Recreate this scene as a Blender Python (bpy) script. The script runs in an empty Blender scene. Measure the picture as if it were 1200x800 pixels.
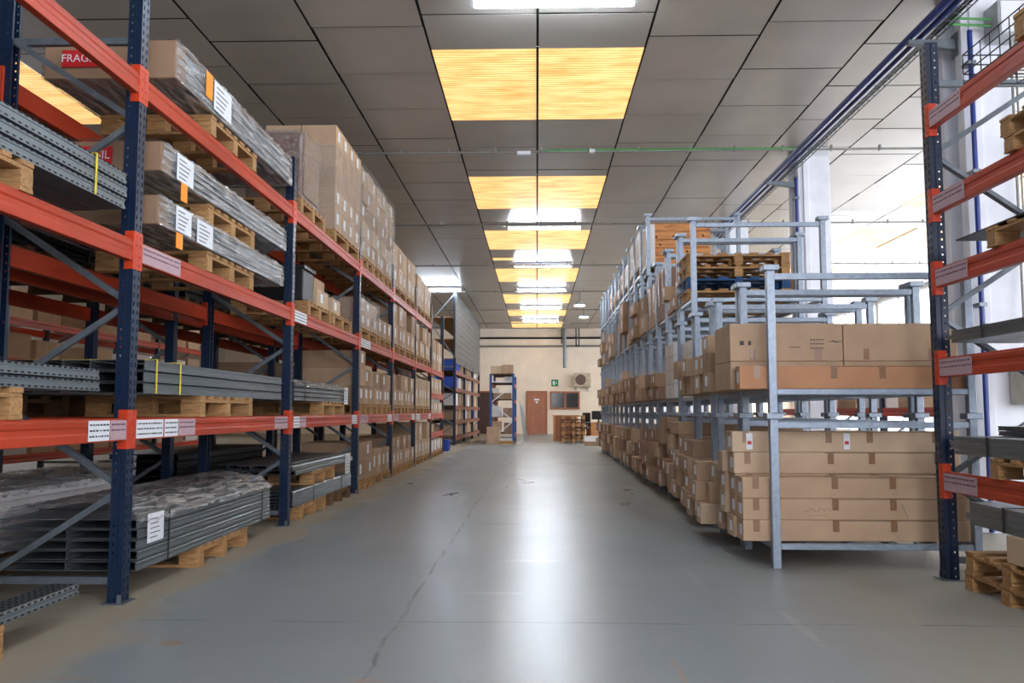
import bpy, bmesh, math, random
from mathutils import Vector, Matrix
random.seed(7)
SC = bpy.context.scene
COL = SC.collection
PI = math.pi
ORD = ['first', 'second', 'third', 'fourth', 'fifth', 'sixth', 'seventh', 'eighth', 'ninth', 'tenth', 'eleventh', 'twelfth',
       'thirteenth', 'fourteenth', 'fifteenth', 'sixteenth', 'seventeenth', 'eighteenth', 'nineteenth', 'twentieth']

# ------------------------------------------------------------------ materials
def lin(c):
    return tuple(((v / 255) / 12.92 if v / 255 <= .04045 else ((v / 255 + .055) / 1.055) ** 2.4) for v in c) + (1,)

def newmat(name):
    m = bpy.data.materials.new(name); m.use_nodes = True
    nt = m.node_tree; b = nt.nodes['Principled BSDF']
    return m, nt, b

def mat(name, rgb, rough=.5, metal=0., var=.12, scale=8., bump=0., stretch=None, rnd=0., rgb2=None, spec=.5, detail=4):
    m, nt, b = newmat(name)
    N = nt.nodes.new; L = nt.links.new
    tc = N('ShaderNodeTexCoord'); mp = N('ShaderNodeMapping'); no = N('ShaderNodeTexNoise')
    L(tc.outputs['Object'], mp.inputs['Vector']); L(mp.outputs[0], no.inputs['Vector'])
    if stretch: mp.inputs['Scale'].default_value = stretch
    no.inputs['Scale'].default_value = scale; no.inputs['Detail'].default_value = detail
    mix = N('ShaderNodeMix'); mix.data_type = 'RGBA'
    c = lin(rgb); c2 = lin(rgb2) if rgb2 else tuple(v * (1 - 2.2 * var) for v in c[:3]) + (1,)
    mix.inputs['A'].default_value = c; mix.inputs['B'].default_value = c2
    rp = N('ShaderNodeMapRange'); rp.inputs['From Min'].default_value = .35; rp.inputs['From Max'].default_value = .7
    L(no.outputs['Fac'], rp.inputs['Value']); L(rp.outputs[0], mix.inputs['Factor'])
    out = mix.outputs['Result']
    if rnd:
        oi = N('ShaderNodeObjectInfo'); mr = N('ShaderNodeMapRange')
        mr.inputs['To Min'].default_value = 1 - rnd; mr.inputs['To Max'].default_value = 1 + rnd * .6
        L(oi.outputs['Random'], mr.inputs['Value'])
        hs = N('ShaderNodeHueSaturation'); L(mr.outputs[0], hs.inputs['Value']); L(out, hs.inputs['Color']); out = hs.outputs[0]
    L(out, b.inputs['Base Color'])
    b.inputs['Roughness'].default_value = rough; b.inputs['Metallic'].default_value = metal
    b.inputs['Specular IOR Level'].default_value = spec
    if bump:
        bp = N('ShaderNodeBump'); bp.inputs['Strength'].default_value = bump; bp.inputs['Distance'].default_value = .01
        L(no.outputs['Fac'], bp.inputs['Height']); L(bp.outputs[0], b.inputs['Normal'])
    return m

def emat(name, rgb, strength):
    m, nt, b = newmat(name)
    b.inputs['Base Color'].default_value = lin(rgb)
    b.inputs['Emission Color'].default_value = lin(rgb); b.inputs['Emission Strength'].default_value = strength
    return m

M = {}
M['blue'] = mat('blue_paint', (12, 36, 64), .38, .0, .1, 30)
M['bluelight'] = mat('bright_blue_paint', (34, 78, 140), .4, .0, .1, 30)
M['orange'] = mat('orange_paint', (184, 62, 32), .46, .0, .14, 6, stretch=(1, .15, 1), spec=.3)
M['orange2'] = mat('orange_connector', (204, 62, 28), .4, .0, .1, 30)
M['galv'] = mat('galvanized_steel', (150, 164, 179), .4, .3, .10, 24)
M['galvdark'] = mat('brace_steel', (120, 130, 138), .4, .55, .12, 14)
M['steel'] = mat('grey_steel', (120, 130, 136), .36, .6, .14, 5, stretch=(1, .05, 1), rnd=.06)
M['steeldark'] = mat('dark_steel', (50, 54, 58), .45, .5, .15, 5, stretch=(1, .1, 1), rnd=.1)  # darker copy of the steel; on rear-rack bundles it paints in shade
M['hole'] = mat('dark_slot', (14, 16, 18), .8, 0, .05, 5)
for i, c in enumerate([(188, 158, 128), (170, 140, 112), (198, 172, 143), (154, 124, 98)]):
    M['card%d' % i] = mat('cardboard_%s' % ['tan', 'brown', 'pale', 'dark'][i], c, .78, 0, .07, 5, .05, rnd=.10)
M['cardred'] = mat('cardboard_reddish', (156, 124, 104), .75, 0, .07, 5, rnd=.06)
M['cardorange'] = mat('cardboard_orange_brown', (190, 138, 100), .75, 0, .07, 5, rnd=.04)
M['cardwhite'] = mat('cardboard_white', (218, 216, 214), .7, 0, .05, 5, rnd=.05)
M['tape'] = mat('packing_tape', (142, 106, 76), .3, 0, .08, 30)
M['cleartape'] = mat('clear_tape', (224, 220, 214), .2, 0, .1, 40)
M['paper'] = mat('white_paper', (226, 230, 234), .6, 0, .03, 30)
M['paperpink'] = mat('pinkish_paper', (190, 160, 166), .6, 0, .1, 60)
M['ink'] = mat('ink', (60, 58, 62), .7, 0, .05, 30)
M['red'] = mat('red_sticker', (200, 34, 36), .5, 0, .05, 30)
M['orangesticker'] = mat('orange_sticker', (250, 150, 20), .5, 0, .05, 30)
M['green'] = mat('green_mark', (40, 160, 96), .5, 0, .05, 30)
M['pinkmark'] = mat('pink_mark', (214, 90, 120), .5, 0, .05, 30)
M['wood'] = mat('pallet_wood', (182, 138, 88), .75, 0, .2, 12, .1, stretch=(1, 6, 6), rnd=.12)
M['wooddark'] = mat('dark_pallet_wood', (116, 84, 54), .8, 0, .22, 12, .1, stretch=(1, 6, 6), rnd=.15)  # darker copy of the wood; on rear-rack pallets it paints in shade
M['bluewood'] = mat('blue_pallet_wood', (20, 74, 122), .7, 0, .2, 10)
M['plank'] = mat('crate_planks', (206, 142, 84), .65, 0, .2, 6, .05, stretch=(1, 5, 7), rgb2=(160, 98, 52))
M['pipe_blue'] = mat('blue_pipe', (20, 52, 130), .35, 0, .08, 20)
M['pipe_grey'] = mat('grey_conduit', (140, 140, 136), .4, .4, .1, 20)
M['pipe_green'] = mat('green_cable', (80, 160, 84), .45, 0, .1, 20)
M['white'] = mat('white_paint', (226, 230, 238), .6, 0, .05, 4)
M['grey'] = mat('grey_plastic', (176, 182, 186), .5, 0, .05, 10)
M['black'] = mat('black_plastic', (18, 18, 20), .45, 0, .1, 10)
M['bluecrate'] = mat('blue_crate_plastic', (24, 78, 190), .4, 0, .1, 10)
M['door'] = mat('door_wood', (172, 112, 82), .5, 0, .14, 3, stretch=(8, 8, .6), rgb2=(150, 92, 66))
M['frame'] = mat('brown_frame', (160, 98, 66), .5, 0, .1, 6)
M['desk'] = mat('desk_wood', (206, 146, 92), .5, 0, .1, 6)
M['darkglass'] = mat('dark_glass', (58, 56, 58), .12, 0, .3, 2)
M['foam'] = mat('wrapped_brown', (134, 104, 92), .3, 0, .2, 10, .3)
M['screen'] = mat('screen_black', (24, 20, 20), .2, 0, .1, 4)

def film_mat(name='stretch_film', lo=.14, hi=.75):
    m, nt, b = newmat(name); N = nt.nodes.new; L = nt.links.new
    tc = N('ShaderNodeTexCoord'); no = N('ShaderNodeTexNoise'); no.inputs['Scale'].default_value = 9; no.inputs['Detail'].default_value = 6
    mp = N('ShaderNodeMapping'); mp.inputs['Scale'].default_value = (2.5, .45, 5.5)
    L(tc.outputs['Object'], mp.inputs[0]); L(mp.outputs[0], no.inputs['Vector'])
    bp = N('ShaderNodeBump'); bp.inputs['Strength'].default_value = 1.; bp.inputs['Distance'].default_value = .05
    L(no.outputs['Fac'], bp.inputs['Height'])
    gl = N('ShaderNodeBsdfGlossy'); gl.inputs['Roughness'].default_value = .2; gl.inputs['Color'].default_value = (.97, .98, 1, 1)
    L(bp.outputs[0], gl.inputs['Normal'])
    tr = N('ShaderNodeBsdfTransparent'); tr.inputs['Color'].default_value = (.95, .96, .97, 1)
    mr = N('ShaderNodeMapRange'); mr.inputs['From Min'].default_value = .42; mr.inputs['From Max'].default_value = .62
    mr.inputs['To Min'].default_value = lo; mr.inputs['To Max'].default_value = hi
    L(no.outputs['Fac'], mr.inputs['Value'])
    mx = N('ShaderNodeMixShader'); df = N('ShaderNodeBsdfDiffuse'); df.inputs['Color'].default_value = (.82, .85, .87, 1); L(bp.outputs[0], df.inputs['Normal'])
    m2 = N('ShaderNodeMixShader'); m2.inputs[0].default_value = .3; L(gl.outputs[0], m2.inputs[1]); L(df.outputs[0], m2.inputs[2])
    L(mr.outputs[0], mx.inputs[0]); L(tr.outputs[0], mx.inputs[1]); L(m2.outputs[0], mx.inputs[2])
    L(mx.outputs[0], nt.nodes['Material Output'].inputs['Surface'])
    return m
M['film'] = film_mat(); M['filmthin'] = film_mat('stretch_film_thin', .05, .34)

def floor_mat():
    m, nt, b = newmat('painted_concrete_floor'); N = nt.nodes.new; L = nt.links.new
    tc = N('ShaderNodeTexCoord'); sx = N('ShaderNodeSeparateXYZ'); L(tc.outputs['Object'], sx.inputs[0])
    def noise(scale, det=5, st=None, rough=.5):
        n = N('ShaderNodeTexNoise'); n.inputs['Scale'].default_value = scale; n.inputs['Detail'].default_value = det; n.inputs['Roughness'].default_value = rough
        mp = N('ShaderNodeMapping'); L(tc.outputs['Object'], mp.inputs[0]); L(mp.outputs[0], n.inputs['Vector'])
        if st: mp.inputs['Scale'].default_value = st
        return n.outputs['Fac']
    def rng(v, a, c, t0=0., t1=1.):
        r = N('ShaderNodeMapRange'); r.inputs['From Min'].default_value = a; r.inputs['From Max'].default_value = c
        r.inputs['To Min'].default_value = t0; r.inputs['To Max'].default_value = t1; L(v, r.inputs['Value']); return r.outputs[0]
    def mth(op, a, c=None):
        n = N('ShaderNodeMath'); n.operation = op
        for i, v in enumerate((a, c)):
            if v is None: continue
            if isinstance(v, (int, float)): n.inputs[i].default_value = v
            else: L(v, n.inputs[i])
        return n.outputs[0]
    def mix(f, a, c):
        n = N('ShaderNodeMix'); n.data_type = 'RGBA'; L(f, n.inputs['Factor'])
        for k, v in (('A', a), ('B', c)):
            if isinstance(v, tuple): n.inputs[k].default_value = v
            else: L(v, n.inputs[k])
        return n.outputs['Result']
    base = mix(rng(noise(.5, 3), .3, .75), lin((138, 148, 151)), lin((150, 157, 158)))
    base = mix(rng(noise(60, 2), .45, .8, 0, .25), base, lin((108, 116, 120)))
    # the bare dusty strip along both racks: worn paint, with a shape of its own
    wob = mth('MULTIPLY', mth('SUBTRACT', noise(.9, 4), .5), 1.1)
    dl = rng(mth('ADD', mth('MULTIPLY', sx.outputs['X'], -1.), wob), 1.95, 2.15)
    dr = rng(mth('ADD', sx.outputs['X'], wob), 1.25, 1.9)
    dust = mth('MAXIMUM', dl, mth('MULTIPLY', dr, .75))
    base = mix(mth('MULTIPLY', dust, .85), base, lin((158, 146, 124)))
    # scuffs and light stains
    sc = rng(noise(2.2, 8, (1, .35, 1), .7), .60, .80)
    base = mix(mth('MULTIPLY', sc, .3), base, lin((176, 172, 162)))
    st = rng(noise(1.7, 7, (1.2, .9, 1), .7), .70, .80)
    base = mix(mth('MULTIPLY', st, .45), base, lin((150, 122, 96)))
    # joint along the aisle and across it
    jw = mth('MULTIPLY', mth('SUBTRACT', noise(2., 5), .5), .08)
    j1 = rng(mth('ABSOLUTE', mth('ADD', mth('ADD', sx.outputs['X'], .7), jw)), .006, .014, 1, 0)
    jy = mth('ABSOLUTE', mth('SUBTRACT', mth('FRACT', mth('DIVIDE', mth('ADD', mth('ADD', sx.outputs['Y'], -1.9), jw), 5.0)), .5))
    j2 = rng(jy, .001, .0026, 1, 0)
    j = mth('MULTIPLY', mth('MAXIMUM', j1, j2), rng(noise(3, 3), .4, .55))
    base = mix(mth('MULTIPLY', j, .75), base, lin((88, 90, 88)))
    def spot(cx, cy, rx, ry, col, amt):
        nonlocal base
        dx = mth('DIVIDE', mth('SUBTRACT', sx.outputs['X'], cx), rx); dy = mth('DIVIDE', mth('SUBTRACT', sx.outputs['Y'], cy), ry)
        d = mth('SQRT', mth('ADD', mth('MULTIPLY', dx, dx), mth('MULTIPLY', dy, dy)))
        d = mth('ADD', d, mth('MULTIPLY', mth('SUBTRACT', noise(22, 5), .5), 2.2))
        base = mix(mth('MULTIPLY', rng(d, .7, 1.0, 1, 0), amt), base, lin(col))
    spot(-1.68, 3.98, .07, .05, (160, 128, 100), .8); spot(-.68, 3.46, .09, .02, (170, 146, 122), .8); spot(-1.9, 3.45, .2, .02, (160, 140, 118), .6)
    spot(.58, 3.55, .012, .22, (170, 140, 116), .7); spot(-.25, 5.1, .18, .05, (170, 172, 170), .5); spot(1.3, 4.4, .03, .4, (168, 170, 166), .5); spot(1.0, 5.6, .02, .5, (168, 170, 166), .45)
    spot(-.35, 8.2, .25, .09, (110, 116, 118), .5); spot(-.05, 6.2, .22, .05, (180, 180, 176), .5); spot(-.9, 10.5, .05, .7, (176, 176, 170), .5)
    L(base, b.inputs['Base Color'])
    r = rng(noise(1.3, 5, (1, .5, 1)), .3, .7, .27, .36)
    L(mth('ADD', r, mth('MULTIPLY', dust, .35)), b.inputs['Roughness'])
    b.inputs['Specular IOR Level'].default_value = .55
    bp = N('ShaderNodeBump'); bp.inputs['Strength'].default_value = .06; bp.inputs['Distance'].default_value = .01
    L(noise(7, 5), bp.inputs['Height']); L(bp.outputs[0], b.inputs['Normal'])
    return m
M['floor'] = floor_mat()
M['ceil'] = mat('ceiling_panel', (172, 164, 154), .33, 0, .06, 1.2, .015)
M['ceilgap'] = mat('ceiling_gap', (24, 23, 22), .9, 0, .05, 3)
M['wall'] = mat('plaster_wall', (238, 222, 202), .8, 0, .05, 1.5)
M['wallw'] = mat('white_wall', (224, 226, 230), .8, 0, .05, 1.5)

def sky_mat():
    m, nt, b = newmat('translucent_skylight'); N = nt.nodes.new; L = nt.links.new
    tc = N('ShaderNodeTexCoord'); w = N('ShaderNodeTexWave'); w.wave_type = 'BANDS'; w.bands_direction = 'Y'
    w.inputs['Scale'].default_value = 4.6; w.inputs['Distortion'].default_value = .4; w.inputs['Detail'].default_value = 2
    L(tc.outputs['Object'], w.inputs['Vector'])
    n = N('ShaderNodeTexNoise'); n.inputs['Scale'].default_value = 2.2; n.inputs['Detail'].default_value = 6
    mp = N('ShaderNodeMapping'); mp.inputs['Scale'].default_value = (.8, 2.5, 1)
    L(tc.outputs['Object'], mp.inputs[0]); L(mp.outputs[0], n.inputs['Vector'])
    cr = N('ShaderNodeValToRGB'); e = cr.color_ramp.elements
    e[0].position = .3; e[0].color = lin((240, 178, 100)); e[1].position = .64; e[1].color = lin((255, 222, 150))
    L(n.outputs['Fac'], cr.inputs[0])
    mx = N('ShaderNodeMix'); mx.data_type = 'RGBA'; mx.blend_type = 'MULTIPLY'
    mr = N('ShaderNodeMapRange'); mr.inputs['To Min'].default_value = .6; mr.inputs['To Max'].default_value = 0.; mr.inputs['From Max'].default_value = .3
    L(w.outputs['Fac'], mr.inputs[0]); L(mr.outputs[0], mx.inputs['Factor'])
    L(cr.outputs[0], mx.inputs['A']); mx.inputs['B'].default_value = lin((214, 160, 96))
    L(mx.outputs['Result'], b.inputs['Emission Color']); L(mx.outputs['Result'], b.inputs['Base Color'])
    b.inputs['Emission Strength'].default_value = .53
    return m
M['sky'] = sky_mat()
M['tube'] = emat('lamp_tube', (226, 240, 255), 58)
M['daylight'] = emat('bright_window_pane', (240, 246, 255), 3.5)
M['daylight2'] = emat('entrance_window_pane', (246, 246, 255), 6.2)

# ------------------------------------------------------------------ mesh builder
class MB:
    def __init__(s): s.v = []; s.f = []
    def box(s, x0, x1, y0, y1, z0, z1):
        n = len(s.v)
        s.v += [(x0, y0, z0), (x1, y0, z0), (x1, y1, z0), (x0, y1, z0), (x0, y0, z1), (x1, y0, z1), (x1, y1, z1), (x0, y1, z1)]
        s.f += [tuple(n + i for i in q) for q in ((0, 3, 2, 1), (4, 5, 6, 7), (0, 1, 5, 4), (1, 2, 6, 5), (2, 3, 7, 6), (3, 0, 4, 7))]
        return s
    def cbox(s, cx, cy, cz, sx, sy, sz):
        return s.box(cx - sx / 2, cx + sx / 2, cy - sy / 2, cy + sy / 2, cz - sz / 2, cz + sz / 2)
    def bar(s, p0, p1, w, h, up=(0, 0, 1)):
        p0 = Vector(p0); p1 = Vector(p1); d = (p1 - p0).normalized(); up = Vector(up)
        if abs(d.dot(up)) > .99: up = Vector((1, 0, 0))
        a = d.cross(up).normalized() * w / 2; b = a.cross(d).normalized() * h / 2
        n = len(s.v)
        for p in (p0, p1):
            for q in (-a - b, a - b, a + b, -a + b): s.v.append(tuple(p + q))
        s.f += [tuple(n + i for i in q) for q in ((0, 1, 2, 3), (7, 6, 5, 4), (0, 4, 5, 1), (1, 5, 6, 2), (2, 6, 7, 3), (3, 7, 4, 0))]
        return s
    def tube(s, p0, p1, r, n=12, r2=None):
        p0 = Vector(p0); p1 = Vector(p1); d = (p1 - p0).normalized(); up = Vector((0, 0, 1)) if abs(d.z) < .9 else Vector((1, 0, 0))
        a = d.cross(up).normalized(); b = a.cross(d).normalized(); k = len(s.v); r2 = r if r2 is None else r2
        for p, rr in ((p0, r), (p1, r2)):
            for i in range(n):
                t = 2 * PI * i / n; s.v.append(tuple(p + (a * math.cos(t) + b * math.sin(t)) * rr))
        for i in range(n):
            j = (i + 1) % n; s.f.append((k + i, k + j, k + n + j, k + n + i))
        s.f.append(tuple(k + i for i in reversed(range(n)))); s.f.append(tuple(k + n + i for i in range(n)))
        return s
    def path(s, pts, r, n=8):
        for a, b in zip(pts[:-1], pts[1:]): s.tube(a, b, r, n)
        return s
    def prism(s, prof, y0, y1):       # profile in XZ, extruded along Y
        k = len(s.v); n = len(prof)
        for y in (y0, y1):
            for x, z in prof: s.v.append((x, y, z))
        for i in range(n):
            j = (i + 1) % n; s.f.append((k + i, k + j, k + n + j, k + n + i))
        s.f.append(tuple(k + i for i in reversed(range(n)))); s.f.append(tuple(k + n + i for i in range(n)))
        return s
    def mesh(s, name, m, bevel=0):
        me = bpy.data.meshes.new(name); me.from_pydata(s.v, [], s.f)
        bm = bmesh.new(); bm.from_mesh(me)
        bmesh.ops.recalc_face_normals(bm, faces=bm.faces)
        if bevel: bmesh.ops.bevel(bm, geom=bm.edges[:] , offset=bevel, segments=1, affect='EDGES', clamp_overlap=True)
        bm.to_mesh(me); bm.free()
        me.materials.append(m if not isinstance(m, str) else M[m]); return me

def obj(name, mb, m, parent=None, loc=(0, 0, 0), bevel=0):
    me = mb if isinstance(mb, bpy.types.Mesh) else mb.mesh(name, m, bevel)
    o = bpy.data.objects.new(name, me); COL.objects.link(o); o.location = loc
    if parent: o.parent = parent
    return o
def tag(o, label, cat=None, group=None, kind=None):
    if label: o['label'] = label
    if cat: o['category'] = cat
    if group: o['group'] = group
    if kind: o['kind'] = kind
    return o
def struct(name, mb, m, bevel=0):
    return tag(obj(name, mb, m, None, bevel=bevel), None, kind='structure')
def thing(name, label, cat, loc=(0, 0, 0), rz=0, group=None):
    o = bpy.data.objects.new(name, None); COL.objects.link(o); o.location = loc; o.rotation_euler = (0, 0, rz)
    o.empty_display_size = .1
    return tag(o, label, cat, group)
KIDS = {}
def copy_tree(o, parent=None):
    c = o.copy(); COL.objects.link(c); c.parent = parent
    for ch in list(o.children): copy_tree(ch, c)
    return c
PROTO = {}
def spawn(key, build, name, label, cat, loc, rz=0, group=None):
    """first use builds the thing (build(root)); every later use copies the thing and its parts"""
    if key in PROTO:
        r = copy_tree(PROTO[key]); r.location = loc; r.rotation_euler = (0, 0, rz)
        for k in ('label', 'group', 'category'):
            if k in r: del r[k]
        r.name = name
        return tag(r, label, cat, group)
    mk = build()
    if callable(mk):
        r = thing(name, label, cat, loc, rz, group); mk(r)
    else:
        r = bpy.data.objects.new(name, mk); COL.objects.link(r); r.location = loc; r.rotation_euler = (0, 0, rz); tag(r, label, cat, group)
    PROTO[key] = r
    return r

# ------------------------------------------------------------------ room
XL, XR, YB, YN, ZC = -15.0, 12.0, 40.6, -5.0, 5.0
struct('floor', MB().box(XL, XR, YN, YB, -.2, 0), 'floor')
SKYY = [(9.03, 11.31), (14.1, 16.4), (18.4, 20.6), (23.4, 25.8), (28.6, 31.0), (32.8, 35.1), (37.4, 40.0)]
PW = 1.17; X0C = .018
SKX = [(-1, 0), (0, 1)]                                   # column indexes of the middle strip
LSK = (-7, -6); RSK = (6, 7)
def ceiling():
    mb = MB(); k0 = int((XL - X0C) // PW); k1 = int((XR - X0C) // PW) + 1
    rr = random.Random(3)
    for k in range(k0, k1):
        xa = max(XL, X0C + k * PW) + .013; xb = min(XR, X0C + (k + 1) * PW) - .013
        if xb < xa: continue
        off = [.0, .55, .25, .8][k % 4]; sk = k in (-1, 0) or k in LSK or k in RSK
        cuts = []
        if sk:
            y = YN; spans = []
            for a, b_ in SKYY + [(YB, YB + 9)]:
                spans.append((y, a)); y = b_
            for a, b_ in spans:
                t = a
                while t < b_ - .05:
                    e = min(b_, t + 1.2)
                    if b_ - e < .12: e = b_
                    cuts.append((t, e)); t = e
        else:
            t = YN + off
            cuts.append((YN, t))
            while t < YB: cuts.append((t, min(YB, t + 1.2))); t += 1.2
        for a, b_ in cuts:
            if b_ - a < .03: continue
            n = len(mb.v); s = rr.uniform(0, .012); t = rr.uniform(0, .006)
            ya, yb = a + .018, b_ - .018
            xm = (xa + xb) / 2; ym = (ya + yb) / 2
            mb.box(xa, xb, ya, yb, ZC, ZC + .003)
            # slight sag of the far edge of the panel
            for i in (0, 1, 4, 5): x, y, z = mb.v[n + i]; mb.v[n + i] = (x, y, z + s)
            for i in (0, 3, 4, 7): x, y, z = mb.v[n + i]; mb.v[n + i] = (x, y, z + t)
    struct('ceiling', mb, 'ceil')
ceiling()
# roof deck above the panels, open where the skylights are
rd = MB(); xs = [XL, X0C - 7 * PW, X0C - 5 * PW, X0C - PW, X0C + PW, X0C + 6 * PW, X0C + 8 * PW, XR]
for i in range(7):
    if i % 2 == 0: rd.box(xs[i], xs[i + 1], YN, YB, ZC + .035, ZC + .09)
    else:
        y = YN
        for a, b_ in SKYY + [(YB, YB)]:
            if a > y + .01: rd.box(xs[i], xs[i + 1], y, a, ZC + .035, ZC + .09)
            y = b_
struct('trim_1', rd, 'ceilgap')
wn = 1
for strip in ((-1, 0), LSK, RSK):
    for a, b_ in SKYY:
        w = bpy.data.objects.new('window_%d' % wn, None); COL.objects.link(w); w['kind'] = 'structure'; wn += 1
        w.location = (X0C + strip[0] * PW, a, ZC)
        for j in (0, 1):
            obj('pane', MB().box(j * PW + .01, (j + 1) * PW - .01, .012, b_ - a - .012, .004, .016), 'sky', w)
        obj('glazing_bar', MB().box(PW - .014, PW + .014, 0, b_ - a, -.006, .03), 'ceilgap', w)
# one short broken skylight strip behind the third one
w = bpy.data.objects.new('window_%d' % wn, None); COL.objects.link(w); w['kind'] = 'structure'; wn += 1; w.location = (X0C - PW, 21.7, ZC)
obj('pane', MB().box(.02, PW - .02, 0, .35, -.004, -.001), 'sky', w)

struct('wall_back', MB().box(XL, XR, YB, YB + .2, 0, ZC + .1), 'wall')
fw = MB(); FW = [(0.4, 3.0), (3.4, 7.2), (7.8, 11)]; x = XL
for a, b_ in FW:
    fw.box(x, a, YN - .2, YN, 0, ZC + .1); fw.box(a, b_, YN - .2, YN, 0, 1.2); fw.box(a, b_, YN - .2, YN, 4.8, ZC + .1); x = b_
fw.box(x, XR, YN - .2, YN, 0, ZC + .1)
struct('wall_front', fw, 'wallw')
for a, b_ in FW:
    w = bpy.data.objects.new('window_%d' % wn, None); COL.objects.link(w); w['kind'] = 'structure'; wn += 1; w.location = (a, YN - .1, 1.2)
    obj('pane', MB().box(0, b_ - a, -.01, .01, 0, 3.6), 'daylight2', w)
    f = MB()
    for k in range(4): q = (b_ - a) * k / 3; f.box(max(0, q - .03), min(b_ - a, q + .03), .012, .06, 0, 3.6)
    for q in (0, 1.8, 3.6): f.box(0, b_ - a, .012, .06, max(0, q - .03), min(3.6, q + .03))
    obj('window_frame', f, 'grey', w)
# left wall with three windows, right wall with a row of tall bright windows
def wall_with_windows(name, x, x2, wins, m):
    mb = MB(); y = YN
    for a, b_, za, zb in wins:
        mb.box(x, x2, y, a, 0, ZC + .1); mb.box(x, x2, a, b_, 0, za); mb.box(x, x2, a, b_, zb, ZC + .1); y = b_
    mb.box(x, x2, y, YB, 0, ZC + .1)
    struct(name, mb, m)
RW = [(1 + i * 4.9, 5.65 + i * 4.9, .35, 4.85) for i in range(8)]
wall_with_windows('wall_right', XR, XR + .2, RW, 'wallw')
LW = [(14 + i * 8, 17 + i * 8, 1.2, 3.2) for i in range(3)]
wall_with_windows('wall_left', XL - .2, XL, LW, mat('shaded_wall', (168, 156, 142), .8, 0, .05, 1.5))  # left wall: plaster tone darkened, the dim hall's shade put into the colour
for x, wins, cx in ((XR + .1, RW, 1), (XL - .1, LW, -1)):
    for a, b_, za, zb in wins:
        w = bpy.data.objects.new('window_%d' % wn, None); COL.objects.link(w); w['kind'] = 'structure'; wn += 1; w.location = (x, a, za)
        obj('pane', MB().box(-.01, .01, 0, b_ - a, 0, zb - za), 'daylight', w)
        f = MB(); L_ = b_ - a; H_ = zb - za; fx = -.05 * cx
        for yy in (0, L_ / 3, 2 * L_ / 3, L_): f.box(min(fx, -.012*cx), max(fx, -.012*cx), max(0, yy - .03), min(L_, yy + .03), 0, H_)
        for zz in (0, H_ / 2, H_): f.box(min(fx, -.012*cx), max(fx, -.012*cx), 0, L_, max(0, zz - .03), min(H_, zz + .03))
        obj('window_frame', f, 'grey', w)

# columns between the naves
CY = [-2.1, 2.8, 7.7, 12.6, 17.5, 22.4, 27.3, 32.2, 37.1]
tn = 2
for i, y in enumerate(CY):
    c = MB(); c.box(3.90, 4.37, y, y + .12, 0, ZC).box(4.02, 4.25, y + .12, y + .36, 0, ZC).box(3.90, 4.37, y + .36, y + .48, 0, ZC)
    c.box(3.97, 4.05, y - .03, y, 0, ZC)
    struct('trim_%d' % tn, c, 'white', bevel=.006); tn += 1
# ------------------------------------------------------------------ services under the ceiling
for i, y in enumerate([12.3, 17.2, 22.1, 27.0, 31.9, 36.8]):
    t = thing('conduit', 'grey conduit with clamps crossing the ceiling, %s from the camera' % ORD[i], 'conduit', (0, y, 4.87), 0, 'ceiling conduits')
    obj('pipe', MB().tube((-9, 0, 0), (10.5, 0, 0), .018, 10), 'pipe_grey', t)
    if i == 0:
        tag(obj('cable', MB().tube((.1, -.03, .012), (4.0, -.03, .012), .012, 8), 'pipe_green', t), 'green cable')
        obj('junction_box', MB().box(-.28, -.08, -.05, .03, -.05, .0), 'white', t, bevel=.005)
        obj('junction_box', MB().box(.78, .86, -.05, .03, -.03, .02), 'white', t, bevel=.005)
    if i == 0: clm = MB().box(-.012, .012, -.026, .026, -.026, .06).mesh('clamp', M['pipe_grey'])
    for k in range(28): obj('clamp', clm, None, t, (-9 + k * .7, 0, 0))
def batten(i, x, y, L_, on=True, lab=''):
    t = thing('tube_light', lab, 'ceiling light', (x, y, 4.9), 0, 'tube lights under the ceiling')
    obj('housing', MB().box(-L_ / 2, L_ / 2, -.05, .05, .02, .08), 'white', t, bevel=.008)
    obj('tube', MB().tube((-L_ / 2 + .03, 0, 0), (L_ / 2 - .03, 0, 0), .034, 12), 'tube', t)
    for s in (-1, 1): obj('socket', MB().box(s * L_ / 2 - .015, s * L_ / 2 + .015, -.03, .03, -.03, .06), 'grey', t)
for i, (x, y, nm) in enumerate([(.17, 7.78, 'nearest, above the first skylight'), (.17, 17.7, 'before the third skylight'), (.17, 22.4, 'before the fourth skylight'),
        (.17, 31.5, 'behind the fifth skylight'), (.17, 36.2, 'behind the sixth skylight'), (.17, 26.9, 'just behind the fourth skylight, added for the far end'),  # last tube here is added to brighten the far end
        (-3.15, 26.7, 'glowing over the left rack end'), (7.8, 13, 'in the bright right hall'),
        (7.8, 22.6, 'far off in the bright right hall'), (.17, 2.6, 'over the camera, out of view'), (.17, -2.2, 'behind the camera, out of view')]):
    batten(i, x, y, 1.54, True, 'white tube light, lit, ' + nm)
for i, (x, y) in enumerate([(1.42, 28.0), (1.75, 31.5)]):
    t = thing('bay_lamp', ['small round hanging lamp right of the fifth skylight', 'small round hanging lamp right of the sixth skylight'][i], 'lamp', (x, y, 4.55), 0, 'round lamps right of the skylights')
    obj('lamp_shade', MB().tube((0, 0, 0), (0, 0, .12), .2, 20, .06), 'grey', t)
    obj('bulb', MB().tube((0, 0, -.03), (0, 0, .01), .17, 20), emat('bulb_%d' % i, (235, 245, 255), 6), t)
    obj('cord', MB().tube((0, 0, .12), (0, 0, .45), .01, 6), 'black', t)
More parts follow.
